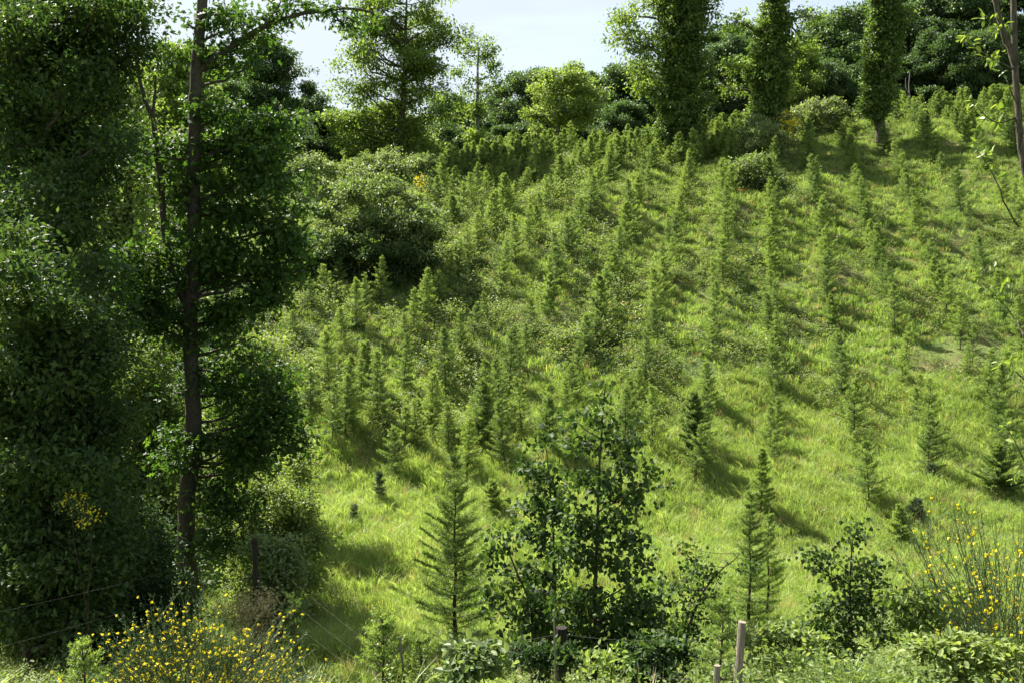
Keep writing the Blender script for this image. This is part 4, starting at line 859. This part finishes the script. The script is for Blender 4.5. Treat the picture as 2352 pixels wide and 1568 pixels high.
# ------------------------------------------------------------------ slender tree at the right edge
Yr = 7.0; b = at_ground(2400, Yr, -.1); b[0] = W(2400, 800, Yr)[0]
r = thing('cherry_tree', b, 'slender tree with big bright leaves leaning in at the right edge', 'tree')
wood = MB(); fol = MB(); P = lambda x, y, d=0: W(x, y, Yr + d) - b
tube(wood, resample([np.zeros(3), P(2440, 900), P(2390, 560), P(2350, 390), P(2334, 250), P(2328, 60), P(2326, -60)], 24, .003), np.linspace(.034, .02, 24), 9, rough=.15)
tube(wood, resample([P(2331, 150), P(2318, 100), P(2295, 60), P(2280, -30)], 10, .003), np.linspace(.022, .017, 10), 8, rough=.1)
for pts, tips in [([(2328, 160), (2290, 140), (2250, 120), (2215, 95)], [(2210, 90), (2240, 110), (2225, 75), (2265, 85)]),
                  ([(2330, 130), (2300, 60), (2270, 40), (2250, 30)], [(2260, 40), (2285, 70), (2320, 55), (2300, 25)]),
                  ([(2331, 270), (2300, 290), (2260, 265), (2235, 235)], [(2230, 230), (2262, 262), (2245, 300), (2285, 285), (2300, 250)]),
                  ([(2340, 520), (2310, 480), (2285, 400), (2240, 340)], [(2232, 342), (2262, 355), (2285, 400), (2280, 350)]),
                  ([(2336, 240), (2310, 180), (2290, 130)], [(2285, 125), (2270, 145), (2300, 160), (2315, 190)]),
                  ([(2362, 800), (2335, 730), (2290, 680), (2245, 640)], [(2240, 640), (2265, 660), (2250, 625), (2300, 680), (2320, 640), (2330, 545)]),
                  ([(2362, 880), (2330, 850), (2300, 850)], [(2300, 820), (2325, 850), (2330, 800)]),
                  ([(2375, 1100), (2345, 1040), (2310, 980)], [(2315, 975), (2330, 1010), (2320, 1100)])]:
    dY = rng.normal() * .25
    q = resample([P(x, y, dY * min(1, i_)) for i_, (x, y) in enumerate(pts)], 9, .003); tube(wood, q, np.linspace(.007, .002, 9), 5)
    for tx, ty in tips:
        c = P(tx, ty, dY); n = rng.integers(5, 9); s0 = q[np.argmin(np.linalg.norm(q - c, axis=1))]; tube(wood, [s0, c], [.003, .0015], 3)
        pp = c + (s0 - c) * rng.random((n, 1)) * .6 + rng.normal(size=(n, 3)) * .02
        ax = rng.normal(size=(n, 3)) * .7 + [-.4, 0, -.2]; nr = rng.normal(size=(n, 3)) * .5 + [0, -.3, .9]
        put(fol, LEAF_OVAL, pp, ax, nr, .042 + .028 * rng.random(n), np.clip(.45 + rng.normal(size=n) * .25, 0, 1))
wood.build('trunk', M['bark'], r, True); fol.build('crown', M['bright'], r)

# ------------------------------------------------------------------ fence posts, stump, stakes, wires
def post(name, top, foot, Yd, rpx, label, mat='post', cat='post', sides=10, ragged=.1, part=None, parent=None):
    u = PX(Yd); f = W(foot[0], foot[1], Yd); t = W(top[0], top[1], Yd); f = np.array([f[0], Yd, min(float(H(f[0], Yd)) - .1, f[2])])
    mb = MB(); pts = resample([f - f, (t - f) * .5 + rng.normal(size=3) * .004, t - f], 9, .002); tube(mb, pts, np.full(9, rpx * u) * (1 + .1 * rng.random(9)), sides, rough=ragged * 1.8)
    o = mb.build(name, M[mat], None, False); o.location = tuple(f); 
    if parent is not None: o.parent = parent; return o
    tag(o, label, cat); return o
fence = thing('wire_fence', (0, 0, 0), 'old stock fence of thin wires and rough posts along the near bank', 'fence')
FP_ = []
for (top, foot, Yd, rp_, mt, lb) in [((585, 1235), (590, 1400), 12.5, 6, 'darkpost', 'dark post right of the oak'), ((865, 1478), (866, 1600), 8.2, 7, 'post', 'short greenish post'),
                                 ((1705, 1427), (1688, 1640), 5.9, 9, 'post', 'leaning pale grey post'), ((1648, 1527), (1640, 1640), 5.8, 7, 'post', 'short cut post beside leaning one'), ((1290, 1440), (1285, 1600), 7.6, 12, 'darkpost', 'dark post below the birches')]:
    o = post('post', top, foot, Yd, rp_, '', mt, parent=fence); o['label'] = lb; FP_.append(W(top[0], top[1], Yd))
def wire_run(pts, r_=.0005):
    mb = MB()
    for a, c in zip(pts[:-1], pts[1:]):
        t = np.linspace(0, 1, 9)[:, None]; q = a + (c - a) * t; q[:, 2] -= .05 * 4 * (t * (1 - t))[:, 0]; tube(mb, q, np.full(9, r_), 4)
    mb.build('wire', M['wire'], fence, True)
for dz in (.06, .34, .6):
    wire_run([W(-150, 1480, 7.0) + [0, 0, .2 - dz], W(585, 1240, 12.5) - [0, 0, dz]]); 
    wire_run([W(585, 1240, 12.5) - [0, 0, dz], W(866, 1478, 8.2) - [0, 0, dz * .6], W(1290, 1440, 7.6) - [0, 0, dz * .8], W(1704, 1430, 5.9) - [0, 0, dz], W(2420, 1400, 7.2) - [0, 0, dz]])
post('tree_stump', (1241, 1358), (1243, 1500), 8.9, 23, 'thick dark broken stump standing behind the birch stems', 'darkpost', 'stump', 14, .35)
post('wooden_stake', (918, 1462), (946, 1600), 7.0, 3.2, 'thin pale stake leaning left near the bottom edge', 'post', 'stake', 6, .1)
post('wooden_stake', (1272, 1400), (1278, 1600), 6.9, 2.2, 'thin upright pale cane in front of the birch stems', 'post', 'stake', 6, .1)
